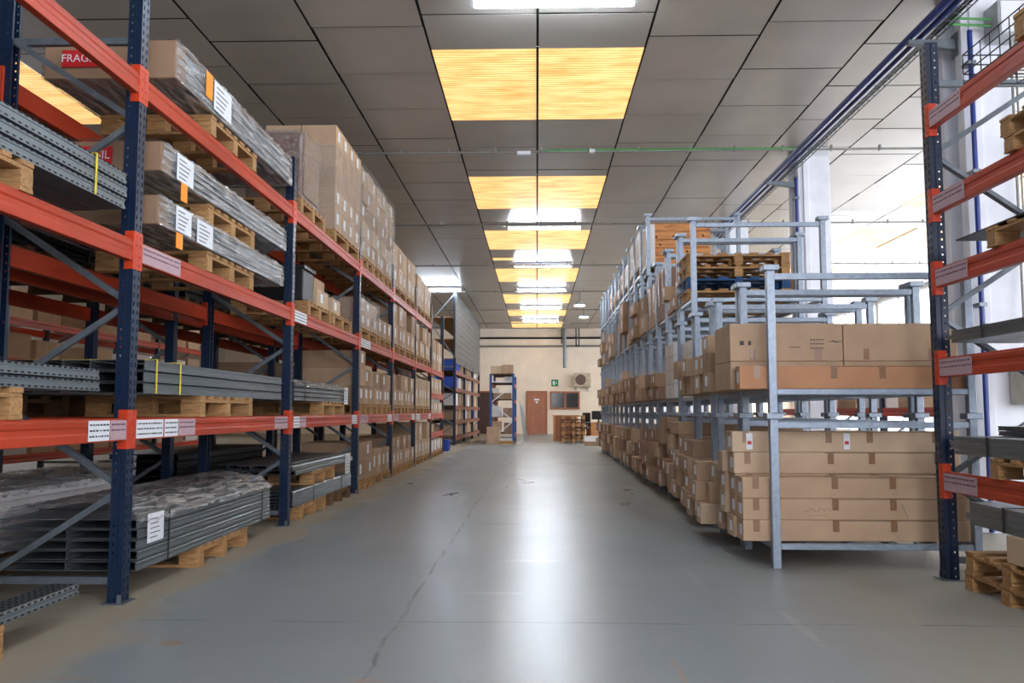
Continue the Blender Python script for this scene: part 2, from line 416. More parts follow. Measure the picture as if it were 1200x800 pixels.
# pipe run along the columns on brackets
def run_pipe(nm, lab, x, z, r, m, y0=-4.5, y1=40.4, cat='pipe'):
    return tag(obj(nm, MB().tube((x, y0, z), (x, y1, z), r, 12), m), lab, cat)
run_pipe('water_pipe', 'thick blue pipe running along the column heads, outermost over the aisle', 3.50, 4.545, .035, 'pipe_blue')
run_pipe('water_pipe', 'second blue pipe beside the outermost one along the column heads', 3.585, 4.535, .026, 'pipe_blue')
t = thing('cable_tray', 'grey wire cable tray running over the brackets of the columns', 'cable tray', (0, 0, 0))
ct = MB()
for x in (3.64, 3.74):
    ct.tube((x, -4.5, 4.53), (x, 40.4, 4.53), .007, 6); ct.tube((x, -4.5, 4.57), (x, 40.4, 4.57), .007, 6)
obj('rail', ct, 'galvdark', t)
ct = MB()
for k in range(300): y = -4.4 + k * .15; ct.bar((3.64, y, 4.525), (3.74, y, 4.525), .006, .006)
obj('rung', ct, 'galvdark', t); tag(t.children[-1], None, kind='stuff')
obj('cable', MB().tube((3.67, -4.5, 4.545), (3.67, 40.4, 4.545), .011, 8).tube((3.70, -4.5, 4.543), (3.70, 40.4, 4.543), .009, 8), 'black', t)
for i, y in enumerate(CY[1:], 1):
    t = thing('wall_bracket', 'grey steel bracket holding pipes on the %s column from the camera' % ORD[i - 1], 'bracket', (3.9, y + .1, 4.5), 0, 'pipe brackets on the columns')
    obj('arm', MB().prism([(-.44, .0), (-.44, -.035), (0, -.1), (0, 0)], -.03, .03), 'galvdark', t)
    obj('plate', MB().box(-.012, 0, -.06, .06, -.16, .06), 'galvdark', t)
for i, y in enumerate(CY[2:4]):
    nm = ['near column behind the right rack', 'second column, behind the stacked pallets'][i]
    t = thing('water_pipe', 'vertical blue pipe on the %s' % nm, 'pipe', (3.90, y - .10, 0))
    xx = .03 if i == 0 else -.06
    obj('pipe', MB().tube((xx, 0, .02), (xx, 0, 4.5), .022, 12), 'pipe_blue', t)
    for z in (.8, 2.0, 3.2, 4.2): obj('clamp', MB().box(xx - .035, xx + .035, -.03, .1, z - .015, z + .015), 'galvdark', t)
t = thing('electrical_box', 'light grey electrical box high on the near column with green cables', 'electrical box', (4.22, 7.58, 4.4))
obj('box', MB().box(-.11, .16, -.13, .119, .0, .32), 'grey', t, bevel=.01)
obj('lid', MB().box(-.09, .14, -.14, -.13, .02, .30), 'white', t, bevel=.003)
g = MB()
for z in (.12, .18): g.tube((-.12, -.03, z), (-.5, -.03, z + .02), .012, 8)
tag(obj('cable', g, 'pipe_green', t), 'green cables')
obj('conduit', MB().tube((.06, .0, -3.0), (.06, .0, 0), .013, 8).tube((.1, .0, -2.3), (.1, .0, 0), .01, 8), 'pipe_grey', t)
t = thing('electrical_box', 'beige electrical box low on the near column behind the steel sheets', 'electrical box', (4.29, 7.58, 1.12))
obj('box', MB().box(-.1, .12, -.12, .119, 0, .4), mat('beige_box', (190, 188, 172), .5), t, bevel=.01)
obj('button_panel', MB().box(.02, .09, -.127, -.12, .15, .26), 'black', t)
tag(obj('button', MB().box(.03, .08, -.135, -.127, .17, .21), 'green', t), 'green button')

# ------------------------------------------------------------------ pallet racks
def upright_mesh(H, real=True):
    """open channel, 90 mm wide along the row, 80 mm deep; front plate at x=0 facing +x, flanges along -x"""
    mb = MB(); W = .09; D = .08; t = .003
    if not real:
        mb.box(-D, 0, -W / 2, W / 2, 0, H); return mb
    p = .05; n = int(H / p)
    # front plate: two rows of slots
    for (a, b_) in ((-W / 2, -.030), (-.018, .018), (.030, W / 2)): mb.box(-t, 0, a, b_, 0, H)
    for k in range(n + 1):
        z0 = k * p; 
        for s in (-1, 1):
            a, b_ = sorted((s * .018, s * .030)); mb.box(-t, 0, a, b_, z0 - (.012 if k else 0), min(H, z0 + .012))
    # side flanges: groove plus one row of round holes (square openings) near the rear
    for s in (-1, 1):
        y0, y1 = sorted((s * W / 2, s * (W / 2 - t)))
        mb.box(-.024, 0, y0, y1, 0, H)
        g0, g1 = sorted((s * (W / 2 - .006), s * (W / 2 - .009))); mb.box(-.038, -.022, g0, g1, 0, H)
        mb.box(-.052, -.036, y0, y1, 0, H); mb.box(-D, -.062, y0, y1, 0, H)
        for k in range(n + 1): mb.box(-.062, -.052, y0, y1, max(0, k * p - .019), min(H, k * p + .019))
        l0, l1 = sorted((s * W / 2, s * (W / 2 - .02))); mb.box(-D, -D + t, l0, l1, 0, H)
    return mb
UPC = {}
def rack(name, label, xf, ys, depth, H, levels, side, rz, detail=True, mu='blue', mb_='orange', group=None, papers=None, mbr='galvdark', nodes=(.12, .63, 1.15, 1.68, 2.2, 2.75, 3.27)):
    """xf: x of the front plane at ys[0]; side=-1 the rack stretches to -x (faces +x)"""
    t = thing(name, label, 'rack', (xf, ys[0], 0), rz, group)
    s = -side                      # local +x faces the aisle when side=-1
    key = (H, mu, detail)
    if key not in UPC:
        UPC[key] = (upright_mesh(H, detail).mesh('upright', M[mu]),
                    MB().box(-.1, .03, -.075, .075, 0, .006).box(-.02, .0, -.06, -.045, .006, .05).mesh('foot_plate', M['galvdark'], .001))
    um, fm = UPC[key]
    brm = MB()
    zz = [z for z in nodes if z < H]
    for k in range(len(zz) - 1):
        a = (-.06 if k % 2 else -(depth - .06)); b_ = (-(depth - .06) if k % 2 else -.06)
        UPC.setdefault((name, k, depth, H), MB().bar((a, 0, zz[k] + .02), (b_, 0, zz[k + 1] - .02), .028, .04, (0, 1, 0)).bar((a, -.012, zz[k] + .0), (b_, -.012, zz[k + 1] - .04), .006, .012, (0, 1, 0)).mesh('brace', M[mbr]))
    hz = MB().box(-(depth - .07), -.07, -.018, .018, -.02, .02).mesh('brace', M[mbr])
    for y in ys:
        for fx, fl in ((0, 1), (-depth, -1)):
            u = obj('upright', um, None, t, (fx * s, y - ys[0], 0)); u.rotation_euler = (0, 0, 0 if fl * s > 0 else PI)
            f = obj('foot_plate', fm, None, u)
        for k in range(len(zz) - 1):
            b = obj('brace', UPC[(name, k, depth, H)], None, t, (0, y - ys[0], 0)); b.rotation_euler = (0, 0, 0 if s > 0 else PI)
        for z in (zz[0], H - .27):
            b = obj('brace', hz, None, t, (0, y - ys[0], z)); b.rotation_euler = (0, 0, 0 if s > 0 else PI)
    bc = {}
    for i in range(len(ys) - 1):
        Lb = ys[i + 1] - ys[i] - .09
        lv = levels[i] if isinstance(levels[0], (list, tuple)) else levels
        for z in lv:
            for fx in (0, 1):
                k = round(Lb, 2)
                if k not in bc:
                    h = .062; a = MB()
                    a.prism([(0, -h), (.0, -.02), (-.005, -.014), (-.005, .014), (0, .02), (0, h - .016), (-.008, h - .012), (-.008, h), (-.045, h), (-.045, -h)], -Lb / 2, Lb / 2)
                    cn = []
                    for e in (-1, 1):
                        c = MB(); y0 = e * Lb / 2
                        ya, yb = sorted((y0 - e * .012, y0 + e * .001))
                        c.box(-.05, .004, ya, yb, -.11, .11)
                        ya, yb = sorted((y0 - e * .002, y0 + e * .044)); c.box(.001, .005, ya, yb, -.11, .11)
                        for q in (-.08, -.03, .03, .08):
                            yc = y0 + e * .022; c.box(.005, .009, yc - .008, yc + .008, q - .008, q + .008)
                        cn.append(c.mesh('beam_connector', M['orange2'], .0015))
                    bc[k] = (a.mesh('beam', M[mb_], .0025), cn)
                bmsh, cn = bc[k]
                yc = (ys[i] + ys[i + 1]) / 2 - ys[0]
                o = obj('beam', bmsh, None, t, ((-depth * s) if fx else 0, yc, z))
                o.rotation_euler = (0, 0, (0 if s > 0 else PI) + (PI if fx else 0))
                if detail:
                    for c in cn: obj('beam_connector', c, None, o)
                if papers and not fx:
                    for (pi, pz, y0, y1, mm) in papers:
                        if pi == i and abs(pz - z) < .02:
                            yl = (y0 + y1) / 2 - ys[0] - yc; w = (y1 - y0)
                            if s < 0: yl = -yl
                            pp = obj('paper_label', MB().box(.0005, .0018, yl - w / 2, yl + w / 2, -.055, .052), mm, o)
                            tx = MB(); rr = random.Random(int(y0 * 100 + z * 77))
                            rows = 3 if mm == 'paper' else 2
                            for r_ in range(rows):
                                yy = yl - w / 2 + .012; zt = .03 - r_ * .03
                                while yy < yl + w / 2 - .02:
                                    l = rr.uniform(.008, .03); tx.box(.0018, .0024, yy, min(yy + l, yl + w / 2 - .008), zt - .005, zt + .004); yy += l + rr.uniform(.004, .012)
                            obj('print', tx, M['ink'] if mm == 'paper' else mat('marker', (96, 62, 90), .7), pp)
    return t

LEV = (.96, 1.98, 2.96); HB = .062
AY = [1.6, 4.80, 8.0, 11.15, 13.87, 16.59, 19.2, 21.8]
RZL = .005
def xA(y): return -2.30 - .005 * (y - 4.8)
papers = [(0, .96, 4.33, 4.55, 'paper'), (0, .96, 4.56, 4.74, 'paperpink'), (1, .96, 4.86, 5.22, 'paper'), (1, .96, 5.24, 5.44, 'paper'), (1, .96, 5.45, 5.72, 'paperpink'),
          (1, 1.98, 4.86, 5.4, 'paperpink'), (1, .96, 7.5, 7.9, 'paperpink'), (2, .96, 8.1, 8.3, 'paper'), (2, .96, 8.3, 8.55, 'paperpink'), (2, 1.98, 8.05, 8.5, 'paper'),
          (2, .96, 10.75, 11.05, 'paper'), (3, .96, 11.25, 11.8, 'paperpink'), (3, 1.98, 11.25, 11.9, 'paper'), (3, .96, 13.4, 13.8, 'paper'), (4, .96, 13.95, 14.5, 'paperpink'),
          (4, .96, 16.1, 16.5, 'paper'), (5, .96, 16.7, 17.3, 'paper'), (5, .96, 18.7, 19.1, 'paper')]
rack('pallet_rack', 'blue and orange pallet rack lining the left side of the aisle', xA(AY[0]), AY, .85, 3.5, [LEV] * 6 + [(.52, .96, 1.42, 1.98)], -1, RZL, True, papers=papers)
rack('pallet_rack', 'blue and orange pallet rack standing back to back behind the left aisle rack', xA(AY[0]) - 1.12, AY[:6], .85, 3.5, LEV, -1, RZL, False)
rack('pallet_rack', 'blue and orange pallet rack across the far left aisle, by the left wall', -8.3, [5.0, 7.7, 10.4, 13.1, 15.8, 18.5, 21.2], 1.0, 3.2, (.3, 1.85, 2.5), -1, 0, False)

# right-hand near rack
RLV = (.62, 1.34, 1.92, 2.40, 2.97)
rp = [(0, z_, 5.13, 5.54, 'paperpink') for z_ in RLV]
rack('pallet_rack', 'blue and orange pallet rack at the right edge, nearest the camera', 2.58, [2.3, 5.60], .85, 3.5, RLV, 1, 0, True, papers=rp)
rack('pallet_rack', 'low blue and orange rack in the bright right hall beyond the columns', 5.0, [9.9, 12.6, 15.3, 18.0], .85, 2.1, (1.05, 1.9), 1, 0, False)

# ------------------------------------------------------------------ pallets
def pallet_parts(sx, sy, h, m, alongx):
    """skids along x (or y); origin at the middle of the base"""
    def b(r):
        k = h / .144
        L1, L2 = (sx, sy) if alongx else (sy, sx)
        def bx(a0, a1, b0, b1, z0, z1, nm):
            mb = MB()
            if alongx: mb.box(a0, a1, b0, b1, z0 * k, z1 * k)
            else: mb.box(b0, b1, a0, a1, z0 * k, z1 * k)
            return obj(nm, mb, m, r, bevel=.002)
        for i in (-1, 0, 1):
            c = i * (L2 / 2 - .05)
            bx(-L1 / 2, L1 / 2, c - .05, c + .05, 0, .02, 'skid')
            for j in (-1, 0, 1):
                a = j * (L1 / 2 - .07); bx(a - .07, a + .07, c - .045, c + .045, .0205, .098, 'block')
        for j in (-1, 0, 1):
            a = j * (L1 / 2 - .07); bx(a - .065, a + .065, -L2 / 2, L2 / 2, .0985, .119, 'cross_board')
        nb = 7 if L2 > .9 else 5
        for i in range(nb):
            c = -L2 / 2 + .05 + i * (L2 - .1) / (nb - 1); bx(-L1 / 2, L1 / 2, c - (.06 if i % 2 == 0 else .042) + .01, c + (.06 if i % 2 == 0 else .042) - .01, .1195, .144, 'deck_board')
    return b
def pallet_single(sx, sy, h, m, alongx):
    k = h / .144; mb = MB(); L1, L2 = (sx, sy) if alongx else (sy, sx)
    def bx(a0, a1, b0, b1, z0, z1):
        if alongx: mb.box(a0, a1, b0, b1, z0 * k, z1 * k)
        else: mb.box(b0, b1, a0, a1, z0 * k, z1 * k)
    for i in (-1, 0, 1):
        c = i * (L2 / 2 - .05); bx(-L1 / 2, L1 / 2, c - .05, c + .05, 0, .02)
        for j in (-1, 0, 1):
            a = j * (L1 / 2 - .07); bx(a - .07, a + .07, c - .045, c + .045, .02, .098)
    for j in (-1, 0, 1):
        a = j * (L1 / 2 - .07); bx(a - .065, a + .065, -L2 / 2, L2 / 2, .098, .119)
    for i in range(5):
        c = -L2 / 2 + .05 + i * (L2 - .1) / 4; bx(-L1 / 2, L1 / 2, c - .05, c + .05, .119, .144)
    return mb
def pallet(x, y, z, label, sx=.8, sy=1.0, h=.144, m='wood', near=True, rz=0, group='wooden pallets', alongx=True):
    key = ('pal', round(sx, 2), round(sy, 2), h, m, near, alongx)
    if near: b = lambda: pallet_parts(sx, sy, h, m, alongx)
    else: b = lambda: pallet_single(sx, sy, h, m, alongx).mesh('pallet', M[m])
    return spawn(key, b, 'pallet', label, 'pallet', (x, y, z), rz, group)

# ------------------------------------------------------------------ steel profile bundles
def profile_mb(w, h, L_, slots, side=1):
    t = .004; a = MB()
    # C section lying with web to the aisle side: web has a shallow groove
    if side > 0: pr = [(w / 2, 0), (w / 2, h * .3), (w / 2 - .004, h * .36), (w / 2 - .004, h * .64), (w / 2, h * .7), (w / 2, h - .011), (w / 2 - .011, h), (-w / 2, h), (-w / 2, h - t), (w / 2 - .008, h - t), (w / 2 - .008, t), (-w / 2, t), (-w / 2, 0)]
    else: pr = [(-w / 2, 0), (-w / 2, h * .3), (-w / 2 + .004, h * .36), (-w / 2 + .004, h * .64), (-w / 2, h * .7), (-w / 2, h), (w / 2, h), (w / 2, h - t), (-w / 2 + .008, h - t), (-w / 2 + .008, t), (w / 2, t), (w / 2, 0)]
    a.prism(pr, -L_ / 2, L_ / 2)
    return a
def slot_mb(w, h, L_, top, side=1):
    a = MB(); n = int(L_ / .05)
    for k in range(n):
        y = -L_ / 2 + .03 + k * .05
        for zz in (h * .16, h * .84):
            x0, x1 = (w / 2 - .001, w / 2 + .0008) if side > 0 else (-w / 2 - .0008, -w / 2 + .001)
            a.box(x0, x1, y, y + .022, zz - .004, zz + .004)
        if top:
            for xx in (-w * .3, -w * .1, w * .1, w * .3): a.box(xx - .006, xx + .006, y, y + .028, h - .0005, h + .001)
    return a
def bundle(xc, y0, y1, z, W, layers, cols, lh, label, m='steel', slots=False, topslots=False, straps=(), strapm='black', film=0, paper=None, rz=RZL, side=1, group=None, stagger=0):
    """xc: centre x; cross width W, layers of height lh"""
    L_ = y1 - y0; w = W / cols
    t = thing('profile_bundle', label, 'steel profiles', (xc, (y0 + y1) / 2, z), rz, group)
    me = profile_mb(w - .006, lh - (.006 if lh > .04 else .003), L_, slots, side).mesh('profile', M[m])
    sm = slot_mb(w - .006, lh - .003, L_, topslots, side).mesh('perforation', M['hole']) if (slots or topslots) else None
    rr = random.Random(int(y0 * 31 + z * 17))
    for i in range(layers):
        for j in range(cols):
            o = obj('profile', me, None, t, (-W / 2 + w * (j + .5), rr.uniform(-1, 1) * (.012 + stagger), i * lh))
            if sm and ((side > 0 and j == cols - 1) or (side < 0 and j == 0) or topslots and i == layers - 1): obj('perforation', sm, None, o)
    Ht = layers * lh
    for yy in straps:
        yl = yy - (y0 + y1) / 2; e = .004
        obj('strap', MB().box(-W / 2 - e, -W / 2, yl - .008, yl + .008, -.0, Ht + e).box(W / 2, W / 2 + e, yl - .008, yl + .008, 0, Ht + e).box(-W / 2, W / 2, yl - .008, yl + .008, Ht, Ht + e), strapm, t)
    if film:
        nx, ny = 10, 60; v = []; f = []; g = MB(); rr = random.Random(5)
        for i in range(ny + 1):
            for j in range(nx + 1):
                u = j / nx; x = -W / 2 - .012 + (W + .024) * u
                zz = Ht + .02 + film * (.3 + .7 * math.sin(u * 3.1)) + rr.uniform(-.012, .014)
                if j in (0, nx): zz = Ht - rr.uniform(.01, .05); x += (1 if j else -1) * .008
                g.v.append((x, -L_ / 2 + .0 + L_ * i / ny, zz))
        for i in range(ny):
            for j in range(nx):
                a = i * (nx + 1) + j; g.f.append((a, a + 1, a + nx + 2, a + nx + 1))
        o = obj('plastic_film', g, 'film', t)
        for p in o.data.polygons: p.use_smooth = True
    if paper:
        yy, pw, ph, zz = paper; yl = yy - (y0 + y1) / 2
        p = obj('paper_label', MB().box(W / 2 + .004, W / 2 + .006, yl - pw / 2, yl + pw / 2, zz, zz + ph), 'paper', t)
        a = MB()
        for k in range(5): a.box(W / 2 + .006, W / 2 + .0066, yl - pw * .35, yl + pw * (.1 + .06 * (k * 7 % 4)), zz + ph * (.15 + k * .16), zz + ph * (.18 + k * .16))
        obj('print', a, 'ink', p)
    return t
def text_mesh(s, size, m, name='lettering', ext=.0006):
    c = bpy.data.curves.new('txt', 'FONT'); c.body = s; c.size = size; c.extrude = ext; c.align_x = 'CENTER'; c.align_y = 'CENTER'
    o = bpy.data.objects.new('txt', c); COL.objects.link(o)
    me = bpy.data.meshes.new_from_object(o.evaluated_get(bpy.context.evaluated_depsgraph_get()))
    bpy.data.objects.remove(o); bpy.data.curves.remove(c)
    me.name = name; me.materials.clear(); me.materials.append(M[m]); return me
def package(y0, y1, z, h, label, red=None, tags=(), v0=.0, v1=.84):
    """long package of steel profiles with cardboard end cap, wrapped in film"""
    x1 = xA(y0) - v0; x0 = xA(y0) - v1; W = x1 - x0; L_ = y1 - y0
    t = thing('wrapped_package', label, 'package', ((x0 + x1) / 2, (y0 + y1) / 2, z), RZL, 'wrapped packages of the left rack')
    n = 9
    a = MB()
    lay = 4; lh = (h - .02) / lay
    pm = profile_mb(W / 5 - .004, lh - .003, L_ - .1, False).mesh('profile', M['steel'])
    for i in range(lay):
        for j in range(5): obj('profile', pm, None, t, (-W / 2 + W / 5 * (j + .5), .04, .008 + i * lh))
    obj('end_cap', MB().box(-W / 2 - .004, W / 2 + .004, -L_ / 2, -L_ / 2 + .16, .0, h), 'card3', t, bevel=.006)
    obj('cover_board', MB().box(-W / 2, W / 2, -L_ / 2 + .16, L_ / 2, h - .012, h - .004), 'card1', t)
    # the film: a ruffled tube round the package
    g = MB(); ny = 90; rr = random.Random(int(z * 100)); ring = []
    e = .010; pr = []
    for k in range(6): pr.append((W / 2 + e, h * k / 5))
    for k in range(7): pr.append((W / 2 - W * (k + .5) / 7, h + e))
    for k in range(6): pr.append((-W / 2 - e, h - h * k / 5))
    for k in range(7): pr.append((-W / 2 + W * (k + .5) / 7, -.004))
    m_ = len(pr)
    for i in range(ny + 1):
        y = -L_ / 2 - .01 + (L_ + .02) * i / ny
        for (px, pz) in pr:
            q = rr.uniform(0, .009); g.v.append((px + (q if px > 0 else -q), y, pz + (q if pz > h / 2 else 0)))
    for i in range(ny):
        for j in range(m_): g.f.append((i * m_ + j, i * m_ + (j + 1) % m_, (i + 1) * m_ + (j + 1) % m_, (i + 1) * m_ + j))
    g.f.append(tuple(ny * m_ + j for j in range(m_)))
    obj('stretch_film', g, 'film', t)
    if red:
        xl = red[1]; s = obj('warning_sticker', MB().box(xl - .13, xl + .13, -L_ / 2 - .006, -L_ / 2 - .004, h * .5 - .055, h * .5 + .055), 'red', t)
        s.location = (0, -.012, 0)
        me = text_mesh(red[0], .072, 'paper'); o = bpy.data.objects.new('lettering', me); COL.objects.link(o); o.parent = s
        o.rotation_euler = (PI / 2, 0, 0); o.location = (xl, -L_ / 2 - .008, h * .5)
    for (kind, yy, w, za, zb) in tags:
        yl = yy - (y0 + y1) / 2; xx = W / 2 + .022
        p = obj('paper_label' if kind != 'orangesticker' else 'orange_tag', MB().box(xx, xx + .002, yl - w / 2, yl + w / 2, za, zb), kind, t)
        if kind == 'paper':
            a = MB(); hh = zb - za
            for k in range(5): a.box(xx + .002, xx + .0028, yl - w * .38, yl + w * (.05 + .08 * (k * 5 % 4)), za + hh * (.12 + k * .17), za + hh * (.16 + k * .17))
            obj('print', a, 'ink', p)
    return t
def T(l): return l + HB + .001
PH = .144
def xm(y, v): return xA(y) - v
# bay 1 (nearest, left of the first post)
tg = 'pallets in the left rack'
pallet(xm(3.2, .40), 3.2, 0, 'pallet on the floor at the left edge under perforated trays', group=tg, rz=RZL)
pallet(xm(3.26, .40), 3.26, T(LEV[0]), 'pallet on the lowest orange beam at the left edge', group=tg, rz=RZL)
pallet(xm(3.26, .40), 3.26, T(LEV[1]), 'pallet on the middle orange beam at the left edge', group=tg, rz=RZL)
bundle(xm(3.2, .085), 2.0, 4.32, PH + .001, .16, 1, 1, .055, 'single perforated grey tray lying lowest at the left edge, aisle side', slots=True, topslots=True)
bundle(xm(3.2, .60), 2.0, 4.1, PH + .001, .36, 1, 2, .05, 'pair of grey trays lying lowest at the left edge, behind the aisle one', slots=True, topslots=True)
bundle(xm(3.2, .40), 2.1, 4.42, T(LEV[0]) + PH, .8, 2, 5, .06, 'two layers of perforated grey profiles on the lowest beam at the left edge', slots=True, straps=(2.6,))
bundle(xm(3.2, .40), 2.2, 4.64, T(LEV[1]) + PH, .8, 3, 5, .072, 'perforated grey profiles strapped with yellow on the middle beam at the left edge', slots=True, straps=(4.3, 2.7), strapm=mat('yellow_strap', (226, 206, 60), .4), stagger=.01)
# bay 2
pallet(xm(6.35, .40), 6.35, 0, 'pallet on the floor under the big film-covered steel stack', group=tg, rz=RZL)
bundle(xm(6.1, .41), 4.93, 7.42, PH + .001, .82, 5, 2, .060, 'big film-covered stack of grey steel profiles near the floor beside the first blue post', m='steel', straps=(5.35, 7.2), film=.07, paper=(5.15, .22, .17, .14))
pallet(xm(6.35, .40), 6.35, T(LEV[0]), 'pallet on the lowest beam of the second left bay', sy=1.1, group=tg, rz=RZL)
bundle(xm(6.3, .41), 4.95, 7.7, T(LEV[0]) + PH, .82, 3, 5, .068, 'three layers of plain grey profiles beside the first blue post, lowest beam', straps=(5.1, 5.45), strapm=M['yellow_strap'] if 'yellow_strap' in M else bpy.data.materials['yellow_strap'])
pallet(xm(6.35, .40), 6.35, T(LEV[1]), 'pallet under the lower wrapped package on the middle beam', group=tg, rz=RZL)
package(5.02, 7.6, T(LEV[1]) + PH + .004, .18, 'film-wrapped steel package on the middle beam, lower of two', None, (('paper', 5.36, .24, .01, .17), ('paper', 5.72, .28, .0, .16), ('orangesticker', 5.3, .1, -.1, .0)))
pallet(xm(6.35, .40), 6.35, T(LEV[1]) + PH + .19, 'pallet between the two wrapped packages on the middle beam', group=tg, rz=RZL)
package(5.04, 7.65, T(LEV[1]) + PH * 2 + .195, .185, 'film-wrapped steel package on the middle beam, upper of two, red FRÁGIL sticker', ('FRÁGIL', .0), (('paper', 5.36, .26, .0, .17), ('orangesticker', 5.35, .1, -.12, -.0)))
for i, y in enumerate((6.35,)):
    pallet(xm(y, .40), y, T(LEV[2]), 'pallet on the top beam under the highest wrapped package', group=tg, rz=RZL)
package(5.2, 7.8, T(LEV[2]) + PH + .005, .25, 'film-wrapped steel package on the top beam with red FRAGILE sticker', ('FRAGILE', -.17), (('orangesticker', 5.72, .12, .06, .24), ('paper', 5.98, .34, .02, .23)))
# bay 3
pallet(xm(8.9, .40), 8.95, 0, 'pallet on the floor under the thin steel stack, second post side', group=tg, rz=RZL)
pallet(xm(10.2, .40), 10.2, 0, 'pallet on the floor under the thin steel stack, third post side', m='wooddark', group=tg, rz=RZL)
bundle(xm(9.4, .41), 8.15, 10.75, PH + .001, .82, 5, 5, .031, 'flat stack of thin grey profiles near the floor in the third left bay', straps=(8.9, 10.2))
pallet(xm(9.3, .40), 9.35, PH + .158, 'pallet lying on the thin steel stack in the third left bay', group=tg, rz=RZL)
bundle(xm(9.4, .41), 8.2, 10.8, PH * 2 + .160, .82, 2, 6, .05, 'loose grey profiles on the raised pallet in the third left bay', stagger=.12, paper=(10.5, .26, .24, -.14))
pallet(xm(9.7, .40), 9.75, T(LEV[0]), 'pallet on the lowest beam of the third left bay', sy=1.1, group=tg, rz=RZL)
bundle(xm(9.2, .41), 8.12, 10.45, T(LEV[0]) + PH, .82, 4, 5, .045, 'pale wrapped profiles on the lowest beam of the third left bay', film=.01, straps=(8.5,), paper=(10.35, .2, .2, -.02))
for i, y in enumerate((9.05, 10.15)):
    pallet(xm(y, .40), y, T(LEV[1]), 'pallet on the middle beam of third left bay, %s' % ['left one', 'right one'][i], group=tg, rz=RZL)
for i, y in enumerate((8.7, 10.35)):
    pallet(xm(y, .40), y, T(LEV[2]), 'pallet on the top beam of third left bay, %s' % ['under the wrapped brown block', 'under the tall carton stack'][i], sy=1.0 if i == 0 else 1.4, group=tg, rz=RZL)
# dark rack behind: loads seen through the first one; dark tones paint in shade
xb = lambda y: xA(y) - 1.12
for i in range(5):
    for li, lv in enumerate(LEV):
        y = (AY[i] + AY[i + 1]) / 2
        for k, dy in enumerate((-.75, .6)):
            pallet(xb(y) - .42, y + dy, T(lv), 'shaded pallet in the rear left rack, %s bay, %s level, %s' % (ORD[i], ['lowest', 'middle', 'top'][li], ['near', 'far'][k]), m='wooddark', near=False, group='pallets in the rear left rack', rz=RZL, sy=1.15)
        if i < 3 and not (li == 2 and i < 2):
            bundle(xb(y) - .42, AY[i] + .25, AY[i + 1] - .3, T(lv) + PH, .8, 4 if li else 3, 2, .07, 'shaded steel profiles in the rear left rack, %s bay, %s level' % (ORD[i], ['lowest', 'middle', 'top'][li]), m='steeldark', straps=(y,), group='steel in the rear left rack')
bundle(xb(3) - .42, 2.0, 4.5, .15, .8, 5, 2, .075, 'white corrugated layers near the floor in the rear left rack, first bay', m='cardwhite', group='floor loads of the rear left rack')
bundle(xb(6) - .42, 5.3, 7.1, .15, .8, 6, 2, .066, 'white layered sheets near the floor in the rear left rack, behind the film-covered steel', m='cardwhite', group='floor loads of the rear left rack', film=.03)
bundle(xb(9) - .42, 8.2, 10.8, .15, .8, 7, 2, .072, 'grey profile stack near the floor in the rear left rack, third bay', m='steeldark', group='floor loads of the rear left rack')
for i, y in enumerate((2.6, 3.9, 5.6, 7.0, 8.8, 10.2)):
    pallet(xb(y) - .42, y, 0, 'shaded floor pallet under the rear left rack, %s from the camera' % ORD[i], m='wooddark', near=False, group='floor pallets of the rear left rack', rz=RZL)

